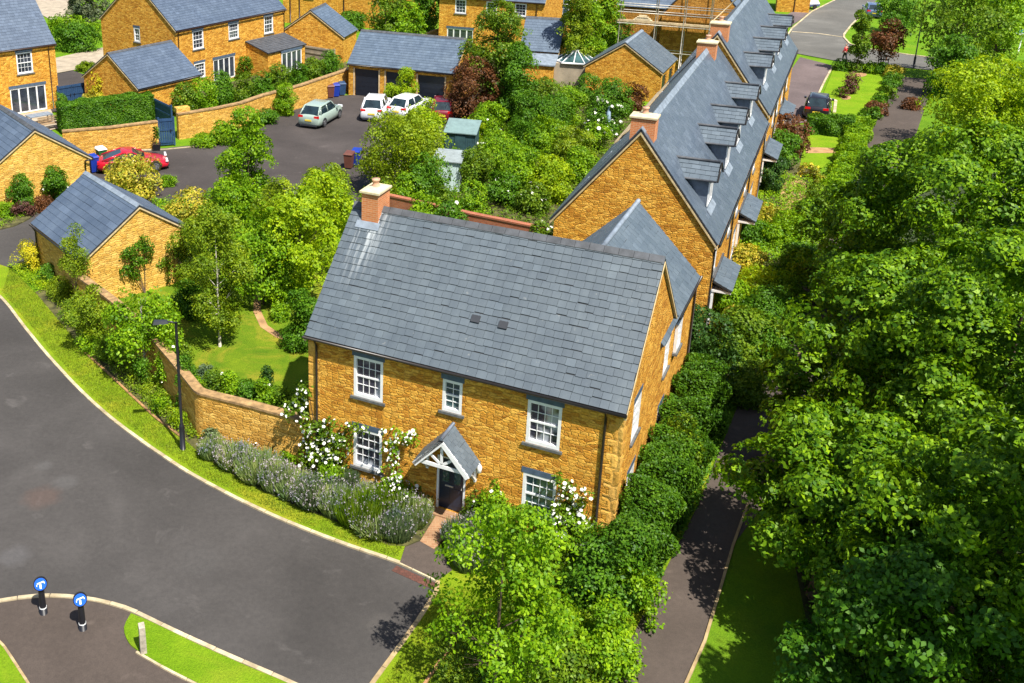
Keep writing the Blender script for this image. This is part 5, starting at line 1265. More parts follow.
def box_hedge(label, p0, p1, w, h, leafm, name='hedge', cat='hedge', lsize=.07, dens=1.0, gz=0.0, bumpy=.12, group=None, seed=3, top=None):
    rng = np.random.default_rng(seed); a = np.array(p0[:2]); b = np.array(p1[:2]); d = b-a; L = np.linalg.norm(d); rz = atan2(d[1], d[0])
    area = L*w+2*L*h+2*w*h; la = lsize*lsize*.62/2; n = int(area*3.2*dens/la)
    fa = np.array([L*w, L*h, L*h, w*h, w*h]); f = rng.choice(5, n, p=fa/fa.sum()); u, v = rng.random(n), rng.random(n)
    P = np.empty((n, 3)); Nn = np.zeros((n, 3)); ln = L
    dep = (rng.random(n)**2)*.28
    for i in range(5):
        m = f == i
        if i == 0: P[m] = np.stack([u[m]*L, (v[m]-.5)*w, h-dep[m]], 1); Nn[m] = (0, 0, 1)
        if i in (1, 2): s = -1 if i == 1 else 1; P[m] = np.stack([u[m]*L, s*(w/2-dep[m]), v[m]*h], 1); Nn[m] = (0, s, .5)
        if i in (3, 4): P[m] = np.stack([(dep[m] if i == 3 else L-dep[m]), (v[m]-.5)*w, u[m]*h], 1); Nn[m] = (-1 if i == 3 else 1, 0, .5)
    ph = seed
    off = bumpy*(np.sin(P[:, 0]*2.3+ph)+np.sin(P[:, 0]*5.1+P[:, 1]*3+ph)+np.sin(P[:, 2]*4+P[:, 0]*3.3))/2
    Nn = unit(Nn); P += Nn*off[:, None]
    P[:, 2] = np.maximum(P[:, 2], .03)
    V, F = leaf_quads(P, unit(Nn+rng.normal(size=(n, 3))*.6+np.array([0, 0, .2])), lsize, rng=rng)
    c, s = cos(rz), sin(rz); V = np.stack([V[:, 0]*c-V[:, 1]*s, V[:, 0]*s+V[:, 1]*c, V[:, 2]], 1)
    o = quick(name, V, F, L_[leafm]); o.location = (a[0], a[1], gz); tag(o, label, cat, group); return o

def spiky(name, label, cat, x, y, r, h, nb, leafm, gz=.06, flower=None, group=None, seed=0, bw=.018, parent=None, kind=None):
    """tuft of upright blades"""
    rng = np.random.default_rng(seed+int(abs(x*131+y*77)*10) % 100000)
    th = rng.random(nb)*2*pi; rr = np.sqrt(rng.random(nb))*r*.75
    B = np.stack([np.cos(th)*rr, np.sin(th)*rr, np.zeros(nb)], 1); out = unit(np.stack([np.cos(th), np.sin(th), np.zeros(nb)], 1)+rng.normal(size=(nb, 3))*.4)
    hh = h*(.6+.5*rng.random((nb, 1)))*(1-.35*(rr/r)[:, None]**2)
    T = B+out*(.32*r*(.3+rr/r))[:, None]+np.array([0, 0, 1])*hh
    side = unit(np.cross(T-B, rng.normal(size=(nb, 3))))*bw*(.7+.6*rng.random((nb, 1)))
    mid = B*.45+T*.55+np.array([0, 0, .03])
    V = np.empty((nb, 4, 3)); V[:, 0] = B; V[:, 1] = mid+side; V[:, 2] = T; V[:, 3] = mid-side
    F = np.arange(nb*4).reshape(nb, 4)
    o = quick(name, V.reshape(-1, 3), F, L_[leafm], parent); o.location = (x, y, gz)
    if label: tag(o, label, cat, group)
    if kind: o['kind'] = kind
    if flower:
        k = rng.random(nb) < flower; Tk = T[k]; s = .035
        P = np.repeat(Tk, 3, 0)+rng.normal(size=(len(Tk)*3, 3))*np.array([.01, .01, .04])
        V2, F2 = leaf_quads(P, unit(rng.normal(size=P.shape)), .06, rng=rng)
        f_ = quick('flower_spikes', V2, F2, L_['lavflower'], o); f_['kind'] = 'stuff'
    return o

A = lambda px, py, z=0: at(px, py, z)
def T(label, px, py, zc, rx, z0, z1, leafm, **kw):
    x, y, _ = at(px, py, zc); return tree(label, x, y, rx, z0, z1, leafm, **kw)
def S(label, px, py, zc, rx, h, leafm, **kw):
    x, y, _ = at(px, py, zc); return shrub(label, x, y, rx, h, leafm, **kw)

L_['lime_soft'] = leaf_mat('willow_leaf', (.15, .25, .008), (.32, .43, .015), .38)
# ---- the great trees on the right
def big(label, px, py, zc, R, z0, z1, n, seed, leafm='maple', sc=1.0, dens=1.0, carve=.62):
    x, y, _ = at(px, py, zc); rng = np.random.default_rng(seed)
    bl = []; n = int(n*1.5)
    for i in range(n):
        u = (i+.5)/n; z = z0+(z1-z0)*u; t = (z-(z0+z1)/2)/((z1-z0)/2); prof = sqrt(max(.08, 1-t*t*.9))
        ang = i*2.399+rng.random(); s = R*(.15+.13*rng.random()); rr = max(0, R*prof-s*.7)*(.80+.3*rng.random())
        bl.append((cos(ang)*rr, sin(ang)*rr, z-.12*rr, s*1.15, s*1.15, s*.62))
    bl.append((0, 0, (z0+z1)/2, R*.45, R*.45, (z1-z0)*.3))
    return tree(label, x, y, R, z0, z1, leafm, name='maple_tree', lob=bl, lsize=.155*sc, spread=.34*sc, per=24, r0=.26, flat=.25, up=.45, dens=dens*1.1, carve=carve, seed=seed, shell=.38, jn=.3, jc=.12)
big('large maple with the highest crown, right of the upper footpath and terrace gardens', 962, 232, 6, 4.7, 1.6, 10.0, 44, 1)
big('large maple leaning over the narrow middle part of the footpath', 884, 362, 4.6, 3.6, 1.0, 8.0, 38, 2)
big('large maple at the right edge with its crown cut by the picture side', 1010, 360, 6, 4.4, 1.5, 9.6, 38, 3)
big('maple whose low bright branch hangs over the bare footpath and shaded lawn', 838, 482, 3.9, 2.75, 1.8, 6.0, 30, 6)
big('smaller maple at the left flank of the tall ones, beside the terrace gardens', 852, 232, 3.6, 2.7, .6, 5.8, 24, 8)
big('maple in the lower right corner standing nearest to us', 1000, 560, 5, 3.4, .8, 8.0, 36, 4)
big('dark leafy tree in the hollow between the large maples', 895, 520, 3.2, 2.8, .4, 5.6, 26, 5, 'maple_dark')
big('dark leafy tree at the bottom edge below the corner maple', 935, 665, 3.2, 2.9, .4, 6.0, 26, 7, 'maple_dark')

for lb, x, y, r_, z0, z1, sd in (('tall maple outside the lower right of the view, shading the lawn', 17.2, 15.6, 3.7, 5.0, 15.0, 11), ('tall maple outside the right edge of the view, farther one', 20.6, 20.2, 3.3, 4.5, 13.5, 12)):
    rg_ = np.random.default_rng(sd); bl = []
    for i in range(22):
        u = (i+.5)/22; z = z0+(z1-z0)*u; t = u*2-1; s = r_*(.24+.12*rg_.random()); rr = max(0, r_*sqrt(max(.1, 1-t*t*.9))-s*.7); a_ = i*2.4; bl.append((cos(a_)*rr, sin(a_)*rr, z, s*1.2, s*1.2, s*.7))
    tree(lb, x, y, r_, z0, z1, 'maple', name='maple_tree', lob=bl, lsize=.3, spread=.6, per=16, r0=.26, dens=.8, carve=.4, seed=sd)

# ---- right of the terrace and the far right
T('dense dark-green rounded tree in front of the yellow-green shrub by the far road', 948, 70, 2.2, 2.0, .2, 5.0, 'hedge', lsize=.2, spread=.4, dens=.8, name='tree')
T('huge yellow-green shrub-like tree at the right edge', 985, 112, 2.8, 3.9, .2, 6.2, 'lime', lsize=.18, spread=.45, n=26, size=.34, dens=.9)
T('second yellow-green leafy tree filling the right edge above the maple', 1030, 110, 2.6, 3.2, .2, 6.0, 'bright', lsize=.18, spread=.45, n=20)
T('tall spreading green tree on the grass beyond the far road', 962, 30, 4.5, 3.6, 1.2, 9.0, 'mid', lsize=.24, spread=.5, n=24, r0=.2, dens=.8)
T('bright green tree beside the tall spreading one, top right corner', 1000, 25, 4, 2.8, .6, 8, 'bright', lsize=.24, spread=.5, n=18, r0=.16, dens=.8)
T('rounded mid-green tree beside the blue-grey car at the top', 898, 12, 2.2, 2.4, .5, 4.6, 'hedge', lsize=.2, spread=.4, dens=.8)
T('slim young green tree behind the person in red', 862, 36, 3.3, 1.05, 1.5, 5.6, 'mid', lsize=.17, spread=.3, r0=.05, n=10, shape='col')
st = T('small bronze-leaved tree tied to a timber stake frame by the far road', 887, 40, 3.0, 1.6, 1.6, 4.6, 'bronze', lsize=.17, spread=.35, r0=.06, n=14)
for (dx, dy) in ((-.45, 0), (.45, 0), (0, .4)): mb = MB(); mb.tube([(dx, dy, 0), (dx, dy, 1.35)], .04, 6); mb.build('stake', 'black', st)
mb = MB(); mb.tube([(-.45, 0, 1.2), (.45, 0, 1.2), (0, .4, 1.2), (-.45, 0, 1.2)], .035, 6); mb.build('stake_rail', 'black', st)
T('dark round tree at the very top edge on the right-hand grass', 1008, 2, 3, 2.3, .5, 5, 'mid', lsize=.24, spread=.5, dens=.7)
S('small purple-leaved bush on the front lawn by the parked black car', 851, 84, .8, .75, 1.7, 'purple', lsize=.12, dens=.6)
S('low purple-tinged bush at the near side of the front lawn', 843, 95, .3, .6, .8, 'purple', lsize=.12, dens=.6)
S('low green bush beside the purple bush on the front lawn', 838, 93, .3, .8, .7, 'hedge', lsize=.12, dens=.6)
for i, (px, py, m, t) in enumerate([(842, 66, 'hedge', 'nearest the person in red'), (856, 67, 'mid', 'second from the person in red'), (870, 68, 'bright', 'third from the person in red'), (884, 70, 'hedge', 'below the bronze tree'), (894, 73, 'varieg', 'where the footpath starts')]):
    S('low bush edging the front lawn along the far road, '+t, px, py, .4, .95, .95, m, lsize=.13, dens=.7, group='bushes edging the front lawn')
for i, (px, py, m, t) in enumerate([(893, 80, 'hedge', 'topmost'), (889, 87, 'hedge', 'second from the top'), (886, 94, 'mid', 'third from the top'), (881, 101, 'hedge', 'fourth from the top'), (876, 109, 'bronze', 'fifth from the top, bronze tinged'), (870, 113, 'hedge', 'lowest')]):
    S('low bush along the left edge of the upper footpath, '+t, px, py, .4, .95, .95, m, lsize=.13, dens=.7, group='bushes along the upper footpath')
box_hedge('dark green clipped hedge crossing in front of the parked black car', A(806, 132, 0), A(852, 136, 0), 1.5, 1.3, 'hedge', lsize=.13, bumpy=.2)
box_hedge('bright green loose hedge running down beside the lower small lawn', A(860, 128, 0), A(846, 172, 0), 1.3, .9, 'bright', lsize=.13, bumpy=.3, seed=5)
box_hedge('green hedge continuing down to the big maples beside the footpath', A(848, 168, 0), A(812, 240, 0), 1.2, .9, 'bright', lsize=.13, bumpy=.3, seed=6)
S('bush turning red at the top, beside the third canopy of the terrace', 788, 138, 1.2, 1.5, 2.5, 'bronze', lsize=.14, seed=1)
S('dark green bush below the reddening one, next to the terrace wall', 781, 152, 1.0, 1.3, 2.2, 'hedge', lsize=.14, seed=2)
S('dark glossy shrub against the terrace between the second and third canopies', 767, 176, 1.0, 1.3, 2.3, 'dark', lsize=.13, seed=3)
S('low flowering plants with yellow heads beside the sandy soil patch', 806, 172, .4, .9, .8, 'varieg', lsize=.11, nfl=30, blossom='petal_yellow', fs=.07)
S('golden-tipped shrub at the foot of the sandy soil patch', 768, 214, .6, .9, 1.1, 'varieg', lsize=.12, seed=4)
S('leafy green shrub between the second canopy and the golden-tipped shrub', 750, 232, .6, 1.1, 1.2, 'hedge', lsize=.12, seed=5)
S('tall green perennials on the right of the sandy garden path', 790, 232, .7, 1.7, 1.5, 'bright', lsize=.13, seed=6)
S('olive-yellow shrub by the first canopy of the terrace', 748, 262, .6, 1.1, 1.3, 'varieg', lsize=.11, seed=7)
S('pale green shrub below the sandy garden path', 762, 288, .8, 1.6, 1.6, 'lime', lsize=.12, seed=8, dens=.7)
S('bright green bush at the corner of the terrace gable', 727, 300, .8, .95, 1.9, 'bright', lsize=.11, seed=9)
S('dark shrub standing right of the middle house wing', 700, 340, 1.0, 1.3, 2.3, 'dark', lsize=.12, seed=10)
S('feathery mid-green bush between the wing and the big maples', 745, 340, .9, 1.7, 2.0, 'mid', lsize=.12, seed=11)
S('yellow-flowered bush in the garden strip beside the terrace corner', 735, 325, .5, .9, 1.2, 'varieg', lsize=.1, seed=12)
S('green shrub half under the maples at the narrow part of the footpath', 775, 315, .9, 1.7, 1.9, 'hedge', lsize=.12, seed=13)
S('round green bush just above the maples beside the hedge end', 822, 205, .7, 1.6, 1.6, 'mid', lsize=.13, seed=14)
S('yellowish leafy bush by the small lower lawn', 822, 184, .5, .7, .9, 'varieg', lsize=.12, seed=15, dens=.7)
S('tiny leafy shrub with red-brown leaves at the lower end of the upper footpath', 912, 104, .4, .8, .8, 'bronze', lsize=.12, seed=16)

# ---- hedge along the middle house and the corner planting
M0 = Vector((-1.276, 31.705)); cy_, sy_ = cos(-.481), sin(-.481)
def ML(u, v): return (M0.x+u*cy_-v*sy_, M0.y+u*sy_+v*cy_)
box_hedge('tall dark green hedge along the right gable of the middle stone house', ML(11.3, -1.0), ML(11.35, 10.8), 1.25, 2.3, 'hedge_shade', lsize=.09, bumpy=.42, seed=4, dens=1.15)
for i, (u, v, rx, h, m, t) in enumerate([(11.5, 11.9, 1.1, 2.4, 'dark', 'at its far end behind the wing'), (11.2, -1.5, 1.15, 2.3, 'hedge_shade', 'just in front of the house corner'), (11.45, 4.6, .9, 2.9, 'mid', 'rising above it below the gable windows')]):
    x, y = ML(u, v); shrub('bushy shrub of the dark hedge, '+t, x, y, rx, h, m, lsize=.11, spread=.28, n=9, seed=i, dens=.9, carve=.7, group='shrubs of the hedge beside the middle house')
for i, (px, py, zc, rx, h, m, t) in enumerate([(600, 575, .9, 1.25, 2.0, 'hedge', 'upper one beside the white roses'), (632, 600, .7, .95, 1.5, 'bright', 'touching the lower footpath'), (590, 630, .7, 1.2, 1.6, 'bright', 'below the young front tree'), (612, 655, .5, .8, 1.2, 'bright', 'lowest one at the bottom edge'), (560, 660, .5, .9, 1.1, 'mid', 'left of the lowest one')]):
    S('loose bright shrub of the corner planting, '+t, px, py, zc, rx, h, m, lsize=.11, spread=.26, seed=20+i, group='shrubs of the corner planting', dens=.85)

# ---- front of the middle house
T('young bright green tree on the corner verge in front of the stone house', 500, 603, 3.1, 2.15, .7, 5.7, 'bright', lsize=.115, spread=.36, n=28, r0=.06, per=20, carve=1.0, size=.22, dens=.6)
ORD = ['first', 'second', 'third', 'fourth', 'fifth', 'sixth', 'seventh', 'eighth', 'ninth', 'tenth', 'eleventh']
lx = [(213, 447, .55), (236, 456, .6), (258, 467, .6), (276, 478, .62), (296, 484, .62), (316, 492, .62), (337, 502, .66), (357, 510, .66), (378, 518, .68), (398, 526, .62), (411, 512, .6), (392, 502, .55), (368, 492, .5), (345, 480, .45)]
for i, (px, py, r) in enumerate(lx):
    x, y, _ = at(px, py, .4)
    spiky('lavender_bush', ('lavender bush in the kerbside row of the long bed, %s from the street lamp' % ORD[i] if i < 10 else 'lavender bush in the row nearest the house wall, %s from the front door' % ORD[i-10]), 'lavender', x, y, r*(1.22+.2*((i*7) % 3-1)), .58+.09*((i*5) % 4), 1700, ('blade', 'grey', 'blade', 'mid')[i % 4 if i > 4 else 0], flower=(.05 if i > 5 else .2) if i % 2 else .1, group='lavender bushes left of the front door', seed=i, bw=.02)
for i, (px, py, r) in enumerate([(462, 535, .6), (482, 530, .6), (470, 555, .6)]):
    x, y, _ = at(px, py, .4)
    spiky('lavender_bush', 'grey-green lavender bush right of the brick door path, '+('next to the doorstep', 'under the lower right window side', 'lowest, beside the dark drive')[i], 'lavender', x, y, r*1.1, .8, 1400, 'grey', flower=.1, group='lavender bushes right of the door path', seed=30+i, bw=.02)
def climber(label, u0, u1, z0, z1, leafm, nfl, seed, F=None, root=None, dens=1.0, org=None, yaw=-.481, name='climbing_rose', cat='climbing rose', hole=None, blobs=None):
    rng = np.random.default_rng(seed)
    n = 9; bl = blobs or [(u0+(u1-u0)*rng.random(), -.12-.12*rng.random(), z0+(z1-z0)*(i+.5)/n, .42, .24, .40) for i in range(n)]
    V, F_ = blob_crown(bl, int(260*dens*len(bl)/9*max(1, (u1-u0)*(z1-z0)/3)), 10, .11, .2, .5, .3, rng, .7, .4, seed)
    V[:, 1] = np.minimum(V[:, 1], -.02)
    if hole: 
        P = V.reshape(-1, 4, 3); m = ~((P[:, 0, 0] > hole[0]) & (P[:, 0, 0] < hole[1]) & (P[:, 0, 2] > hole[2]) & (P[:, 0, 2] < hole[3])); V = P[m].reshape(-1, 3); F_ = np.arange(len(V)).reshape(-1, 4)
    ox, oy = org if org else (M0.x, M0.y)
    o = quick(name, V, F_, L_[leafm]); o.location = (ox, oy, 0); o.rotation_euler = (0, 0, yaw); tag(o, label, cat)
    mb = MB()
    um = (u0+u1)/2
    for b in bl[::2]: mb.tube([(um, -.1, 0), (um*.6+b[0]*.4, -.09, b[2]*.5), (b[0], -.1, b[2])], [.022, .016, .008], 5)
    mb.build('stem', 'bark', o)
    if nfl:
        idx = rng.choice(len(F_), nfl); P = V[F_[idx, 0]]+np.array([0, -.07, .02]); blossoms(o, P, .05, 'petal', rng)
    return o
climber('climbing rose with white flowers at the left corner of the stone house', -.55, 1.5, .3, 2.7, 'mid', 190, 41, hole=(1.85, 9, .9, 2.3), blobs=[(-.45, -.3, 2.4, .45, .25, .35), (-.2, -.3, 2.9, .28, .2, .3), (.0, -.25, 3.4, .18, .15, .25), (.35, -.25, 1.9, .5, .25, .45), (1.0, -.25, 2.1, .5, .25, .4), (1.3, -.25, 1.6, .45, .25, .45), (.8, -.3, 1.2, .55, .3, .5), (1.35, -.3, .8, .45, .3, .5), (.2, -.3, .9, .5, .3, .5), (1.9, -.2, 2.35, .45, .12, .16)])
climber('climbing rose with white flowers between the lower left window and the porch', 3.0, 4.1, .3, 2.8, 'bright', 130, 42, blobs=[(3.2, -.2, 2.5, .4, .2, .3), (3.7, -.2, 2.6, .4, .2, .3), (3.4, -.25, 2.0, .5, .25, .4), (3.8, -.25, 1.6, .45, .25, .45), (3.4, -.3, 1.2, .5, .3, .5), (3.8, -.3, .8, .5, .35, .5), (3.2, -.3, .5, .5, .4, .4)])
climber('climbing rose thick with white flowers at the right corner window', 8.6, 10.2, .3, 2.7, 'mid', 200, 43, hole=(7.6, 8.62, .95, 2.3), blobs=[(8.9, -.2, 2.5, .4, .2, .3), (9.4, -.25, 2.3, .5, .25, .4), (9.8, -.25, 1.8, .45, .3, .5), (9.1, -.3, 1.6, .5, .3, .5), (9.6, -.3, 1.1, .55, .35, .5), (9.0, -.3, .8, .5, .35, .5), (9.9, -.3, .6, .45, .35, .5)])
for i, (px, py, zc, rx, h, m, nf, t) in enumerate([(500, 500, .9, .75, 1.8, 'bright', 14, 'rose bush right of the porch with a few white flowers'), (478, 507, .5, .5, 1.2, 'mid', 8, 'low rose bush against the wall just right of the front door'), (532, 512, .7, .7, 1.4, 'bright', 6, 'leafy bush under the lower right window'), (566, 540, .7, .8, 1.5, 'bright', 10, 'leafy bush below the right corner rose'), (430, 490, .4, .45, .9, 'mid', 6, 'small rose bush left of the front door'), (372, 472, .4, .55, .8, 'lime', 0, 'low lime-green perennial under the lower left window'), (330, 478, .4, .5, .8, 'bright', 8, 'low leafy perennial at the foot of the left corner rose'), (352, 462, .5, .4, .9, 'bright', 0, 'fresh green perennial left of the lower left window'), (283, 462, .35, .5, .7, 'bright', 0, 'fresh green perennial against the right end of the garden wall'), (255, 440, .35, .4, .7, 'yellow', 4, 'small yellow-green plant in the middle of the garden wall foot'), (210, 440, .3, .4, .6, 'grey', 0, 'grey-leaved plant at the corner of the garden wall')]):
    S(t, px, py, zc, rx, h, m, lsize=.085, spread=.18, seed=60+i, nfl=nf, gz=.06)

# ---- inside the garden wall
for i, (px, py, rx, h, m, nf, t) in enumerate([(222, 384, .5, .7, 'bright', 14, 'white-flowered perennial on the lawn side of the wall corner'), (240, 392, .45, .6, 'mid', 4, 'low perennial behind the wall, second from its corner'), (258, 398, .5, .8, 'bright', 0, 'leafy perennial behind the wall, third from its corner'), (276, 400, .5, .75, 'hedge', 0, 'leafy perennial behind the wall, fourth from its corner'), (292, 404, .5, .8, 'bright', 0, 'leafy perennial where the wall meets the stone house'), (267, 384, .28, 1.1, 'dark', 0, 'small upright dark conifer in the shaded part of the lawn'), (205, 372, .4, .6, 'grey', 5, 'grey-leaved tuft on the lawn side near the wall corner')]):
    S(t, px, py, .4, rx, h, m, lsize=.085, spread=.17, seed=80+i, nfl=nf, gz=.06)
T('slender birch with a white trunk standing on the lawn', 217, 275, 3.4, 1.5, 1.2, 6.3, 'birch', name='birch_tree', lsize=.10, spread=.3, r0=.055, bark='birchbark', n=20, shape='col', size=.32, carve=.6, dens=.8, per=14)
T('tree with arching lime foliage left of the stone house roof', 300, 240, 3.2, 2.0, 1.4, 5.4, 'lime', lsize=.15, spread=.35, r0=.07, n=18, size=.36, carve=.6)
T('lime-leaved tree behind the brick chimney end of the roof', 322, 215, 3.2, 1.7, 1.4, 5.2, 'lime', lsize=.15, spread=.35, r0=.07, n=16, carve=.5)
T('bushy lime-green tree between the birch and the arching tree', 262, 250, 2.8, 1.7, .8, 4.6, 'bright', lsize=.14, spread=.34, r0=.06, n=16, carve=.6)
T('lush bright green tree at the near edge of the courtyard', 248, 165, 3.2, 1.75, .7, 6.2, 'bright', lsize=.15, spread=.35, r0=.07, n=20, size=.36, carve=.5, shape='col')
T('leafy tree right below the lush courtyard tree', 235, 210, 2.0, 1.7, .3, 3.8, 'bright', lsize=.14, spread=.34, r0=.05, n=14)
T('feathery green tree beside the courtyard, left of the chimney', 330, 190, 1.8, 1.6, .4, 3.2, 'birch', lsize=.13, spread=.34, r0=.05, n=12)
T('green tree filling the gap under the lime trees by the gravel garden path', 285, 275, 1.6, 1.3, .3, 3.0, 'bright', lsize=.12, spread=.3, r0=.05, n=12)
S('dark green dense shrub against the left wall of the stone house', 300, 325, 1.2, .95, 2.6, 'hedge', lsize=.10, seed=2)
S('small fresh green shrub at the end of the curved garden path', 280, 312, .4, .5, .8, 'bright', lsize=.09, seed=3)
S('green shrub between the birch and the garage gable', 178, 262, 1.0, 1.3, 2.2, 'mid', lsize=.11, seed=4)
S('leafy shrub at the foot of the birch on its garage side', 188, 300, .8, 1.0, 1.6, 'hedge', lsize=.10, seed=5)
S('low leafy shrub behind the birch', 222, 300, .7, 1.2, 1.6, 'bright', lsize=.10, seed=6)

# ---- outside the wall: kerbside planting
T('bright green small tree with a pale stem outside the curving garden wall', 142, 322, 2.3, 1.65, .9, 3.9, 'bright', lsize=.13, spread=.34, r0=.045, n=18, size=.36, bark='birchbark', carve=.6, dens=.85)
T('thin sparse sapling in front of the garage side wall', 74, 262, 2.6, .75, 1.0, 4.4, 'birch', name='sapling', lsize=.08, spread=.25, r0=.03, n=9, dens=.35, carve=.6)
T('thin leafy sapling left of the bright green small tree', 90, 320, 1.5, .9, .5, 3.0, 'birch', name='sapling', lsize=.09, spread=.25, r0=.03, n=9, dens=.55, carve=.5)
S('round golden-green shrub at the tip of the verge by the garage', 27, 259, .6, .72, 1.25, 'yellow', lsize=.08, seed=1, gz=.05, dens=1.2)
for i, (px, py, rx, h, m, t) in enumerate([(60, 292, .7, .9, 'birch', 'nearest the round golden shrub'), (75, 318, .75, 1.0, 'mid', 'second from the round golden shrub'), (95, 345, .7, .9, 'bright', 'under the thin leafy sapling'), (112, 352, .7, 1.1, 'mid', 'in the shade of the bright green tree'), (138, 380, .6, 1.3, 'hedge', 'at the shaded foot of the wall'), (160, 405, .45, .7, 'bright', 'outer side of the wall near the street lamp'), (176, 420, .4, .7, 'lime', 'right beside the street lamp'), (48, 275, .5, .8, 'hedge', 'against the garage corner')]):
    S('loose wild plants outside the garden wall, '+t, px, py, .35, rx, h, m, lsize=.08, spread=.2, seed=100+i, gz=.05, dens=.6, group='wild plants outside the garden wall')
x0, y0 = -7.35, 48.12; w_ = 5.83; cc, ss = cos(2.21), sin(2.21)
# gable of the garage: local face 'left' runs from the far eave to the near one
ox, oy = x0-w_*ss, y0+w_*cc
climber('leafy climbing shrub trained on the sunny garage gable', 2.2, 3.6, .8, 3.0, 'hedge', 0, 51, org=(ox, oy), yaw=2.21-pi/2, name='climbing_shrub', cat='climber', dens=1.0,
        blobs=[(3.1, -.15, 3.0, .3, .12, .26), (2.7, -.15, 2.5, .38, .12, .26), (2.1, -.15, 2.35, .3, .12, .2), (3.2, -.15, 2.4, .25, .12, .4), (2.5, -.15, 1.9, .2, .12, .2), (2.9, -.15, 1.8, .4, .12, .2), (2.0, -.15, 1.5, .3, .12, .2), (2.4, -.15, 1.2, .25, .12, .2)])

# ---- by the left-edge garage
S('yellow-green shrub at the left edge in the corner bed', 6, 192, .7, .9, 1.4, 'yellow', lsize=.10, seed=1)
S('purple-leaved shrub in the corner bed below the left garage gable', 25, 211, .3, .75, .8, 'purple', lsize=.10, seed=2)
S('rose-coloured heather-like shrub beside the purple one in the corner bed', 44, 206, .3, .7, .8, 'bronze', lsize=.10, seed=3)
S('green rose bush with white flowers against the left garage gable, right one', 56, 193, .8, .85, 2.3, 'hedge', lsize=.10, seed=4, nfl=8)
S('green rose bush against the left garage gable, left one', 22, 199, .8, .8, 2.1, 'hedge', lsize=.10, seed=5, nfl=4)
S('bright green low plant at the left end of the corner bed', 4, 210, .4, .6, .8, 'bright', lsize=.09, seed=6)
S('large variegated yellow shrub in front of the red sports car', 133, 178, 1.0, 2.0, 2.1, 'varieg', lsize=.15, seed=7, n=10, spread=.3)
S('second variegated yellow shrub behind the garage roof', 190, 208, .8, 1.6, 1.7, 'varieg', lsize=.15, seed=8, n=9, spread=.3)
S('small grassy tuft at the end of the variegated shrub', 168, 181, .3, .6, .6, 'bright', lsize=.10, seed=9)
S('low bright green ferny plants at the foot of the long courtyard wall', 203, 141, .3, 1.1, .7, 'bright', lsize=.12, seed=10)
S('rounded bright green bush against the long courtyard wall beside the hatchback', 285, 102, 1.0, 1.0, 2.2, 'bright', lsize=.10, seed=11, n=9)
S('low green plants between the courtyard wall bush and the tarmac', 266, 118, .4, 1.1, .9, 'hedge', lsize=.12, seed=12)
S('leafy green bush at the left of the courtyard, above the low ferny plants', 222, 134, .7, .9, 1.5, 'bright', lsize=.12, seed=13)
box_hedge('neatly clipped green box hedge on top of the near courtyard wall', A(60, 124, .6), A(152, 112, .6), 1.5, 2.1, 'hedge', lsize=.12, bumpy=.08, seed=9, dens=1.1)
S('clipped round green bush beside the blue double gate', 60, 105, .8, .75, 1.6, 'hedge', lsize=.09, seed=14)
S('golden-yellow tall shrub against the outbuilding gable', 106, 92, 1.2, 1.4, 2.6, 'yellow', lsize=.13, seed=15, n=10)
S('second golden shrub left of the tall one near the double gate', 94, 100, .7, .9, 1.6, 'varieg', lsize=.12, seed=16)
for i, (px, py, rx, h, m, t) in enumerate([(186, 98, 1.2, 2.0, 'mid', 'leftmost by the outbuilding'), (203, 96, 1.3, 2.2, 'bright', 'second from the outbuilding'), (222, 90, 1.3, 2.4, 'hedge', 'third from the outbuilding'), (242, 88, 1.1, 1.9, 'mid', 'below the lean-to corner'), (262, 84, 1.1, 1.8, 'hedge', 'in front of the lean-to'), (278, 78, 1.1, 2.0, 'mid', 'below the lean-to french doors'), (297, 76, 1.1, 2.0, 'hedge', 'right of the lean-to doors'), (313, 70, 1.1, 2.0, 'mid', 'above the parked hatchback'), (330, 64, 1.1, 2.1, 'hedge', 'last one before the triple garage'), (245, 64, .8, 1.6, 'mid', 'against the wall of the lean-to')]):
    S('leafy shrub behind the long courtyard wall, '+t, px, py, 1.3, rx, h, m, lsize=.14, spread=.28, seed=120+i, group='shrubs behind the long courtyard wall', gz=.2)
# ---- top left background
S('dark green hedge bank beyond the blue double gate', 76, 40, 1.0, 3.2, 2.4, 'hedge', ry=1.6, lsize=.2, spread=.4, seed=1, n=10, name='hedge', cat='hedge')
S('lighter green hedge behind the dark one, top left', 68, 26, .9, 3.4, 1.8, 'bright', ry=1.6, lsize=.2, spread=.4, seed=2, n=10, name='hedge', cat='hedge')
T('grey-green bushy tree at the top left behind the long house', 86, 10, 2.2, 2.6, .4, 5.0, 'olive', lsize=.2, spread=.4)
S('low yellow-green plants on the lane corner left of the outbuilding', 86, 67, .3, 1.0, .7, 'birch', lsize=.12, seed=3)

# ---- behind the triple garage
T('broad mid-green tree behind the triple garage roof, left one', 388, 18, 3.0, 2.8, .5, 5.6, 'mid', lsize=.2, spread=.42, n=18)
T('lighter green tree behind the triple garage roof, right one', 405, 28, 2.2, 2.1, .5, 4.4, 'bright', lsize=.2, spread=.42, n=14)
T('dark green tree in the gap left of the house with glazed double doors', 424, 15, 2.2, 1.9, .3, 5.0, 'hedge', lsize=.2, spread=.42, n=14)
S('low dark shrub below the far house wall by the small garage', 352, 22, .8, 1.8, 1.8, 'hedge', lsize=.18, spread=.35, seed=4)

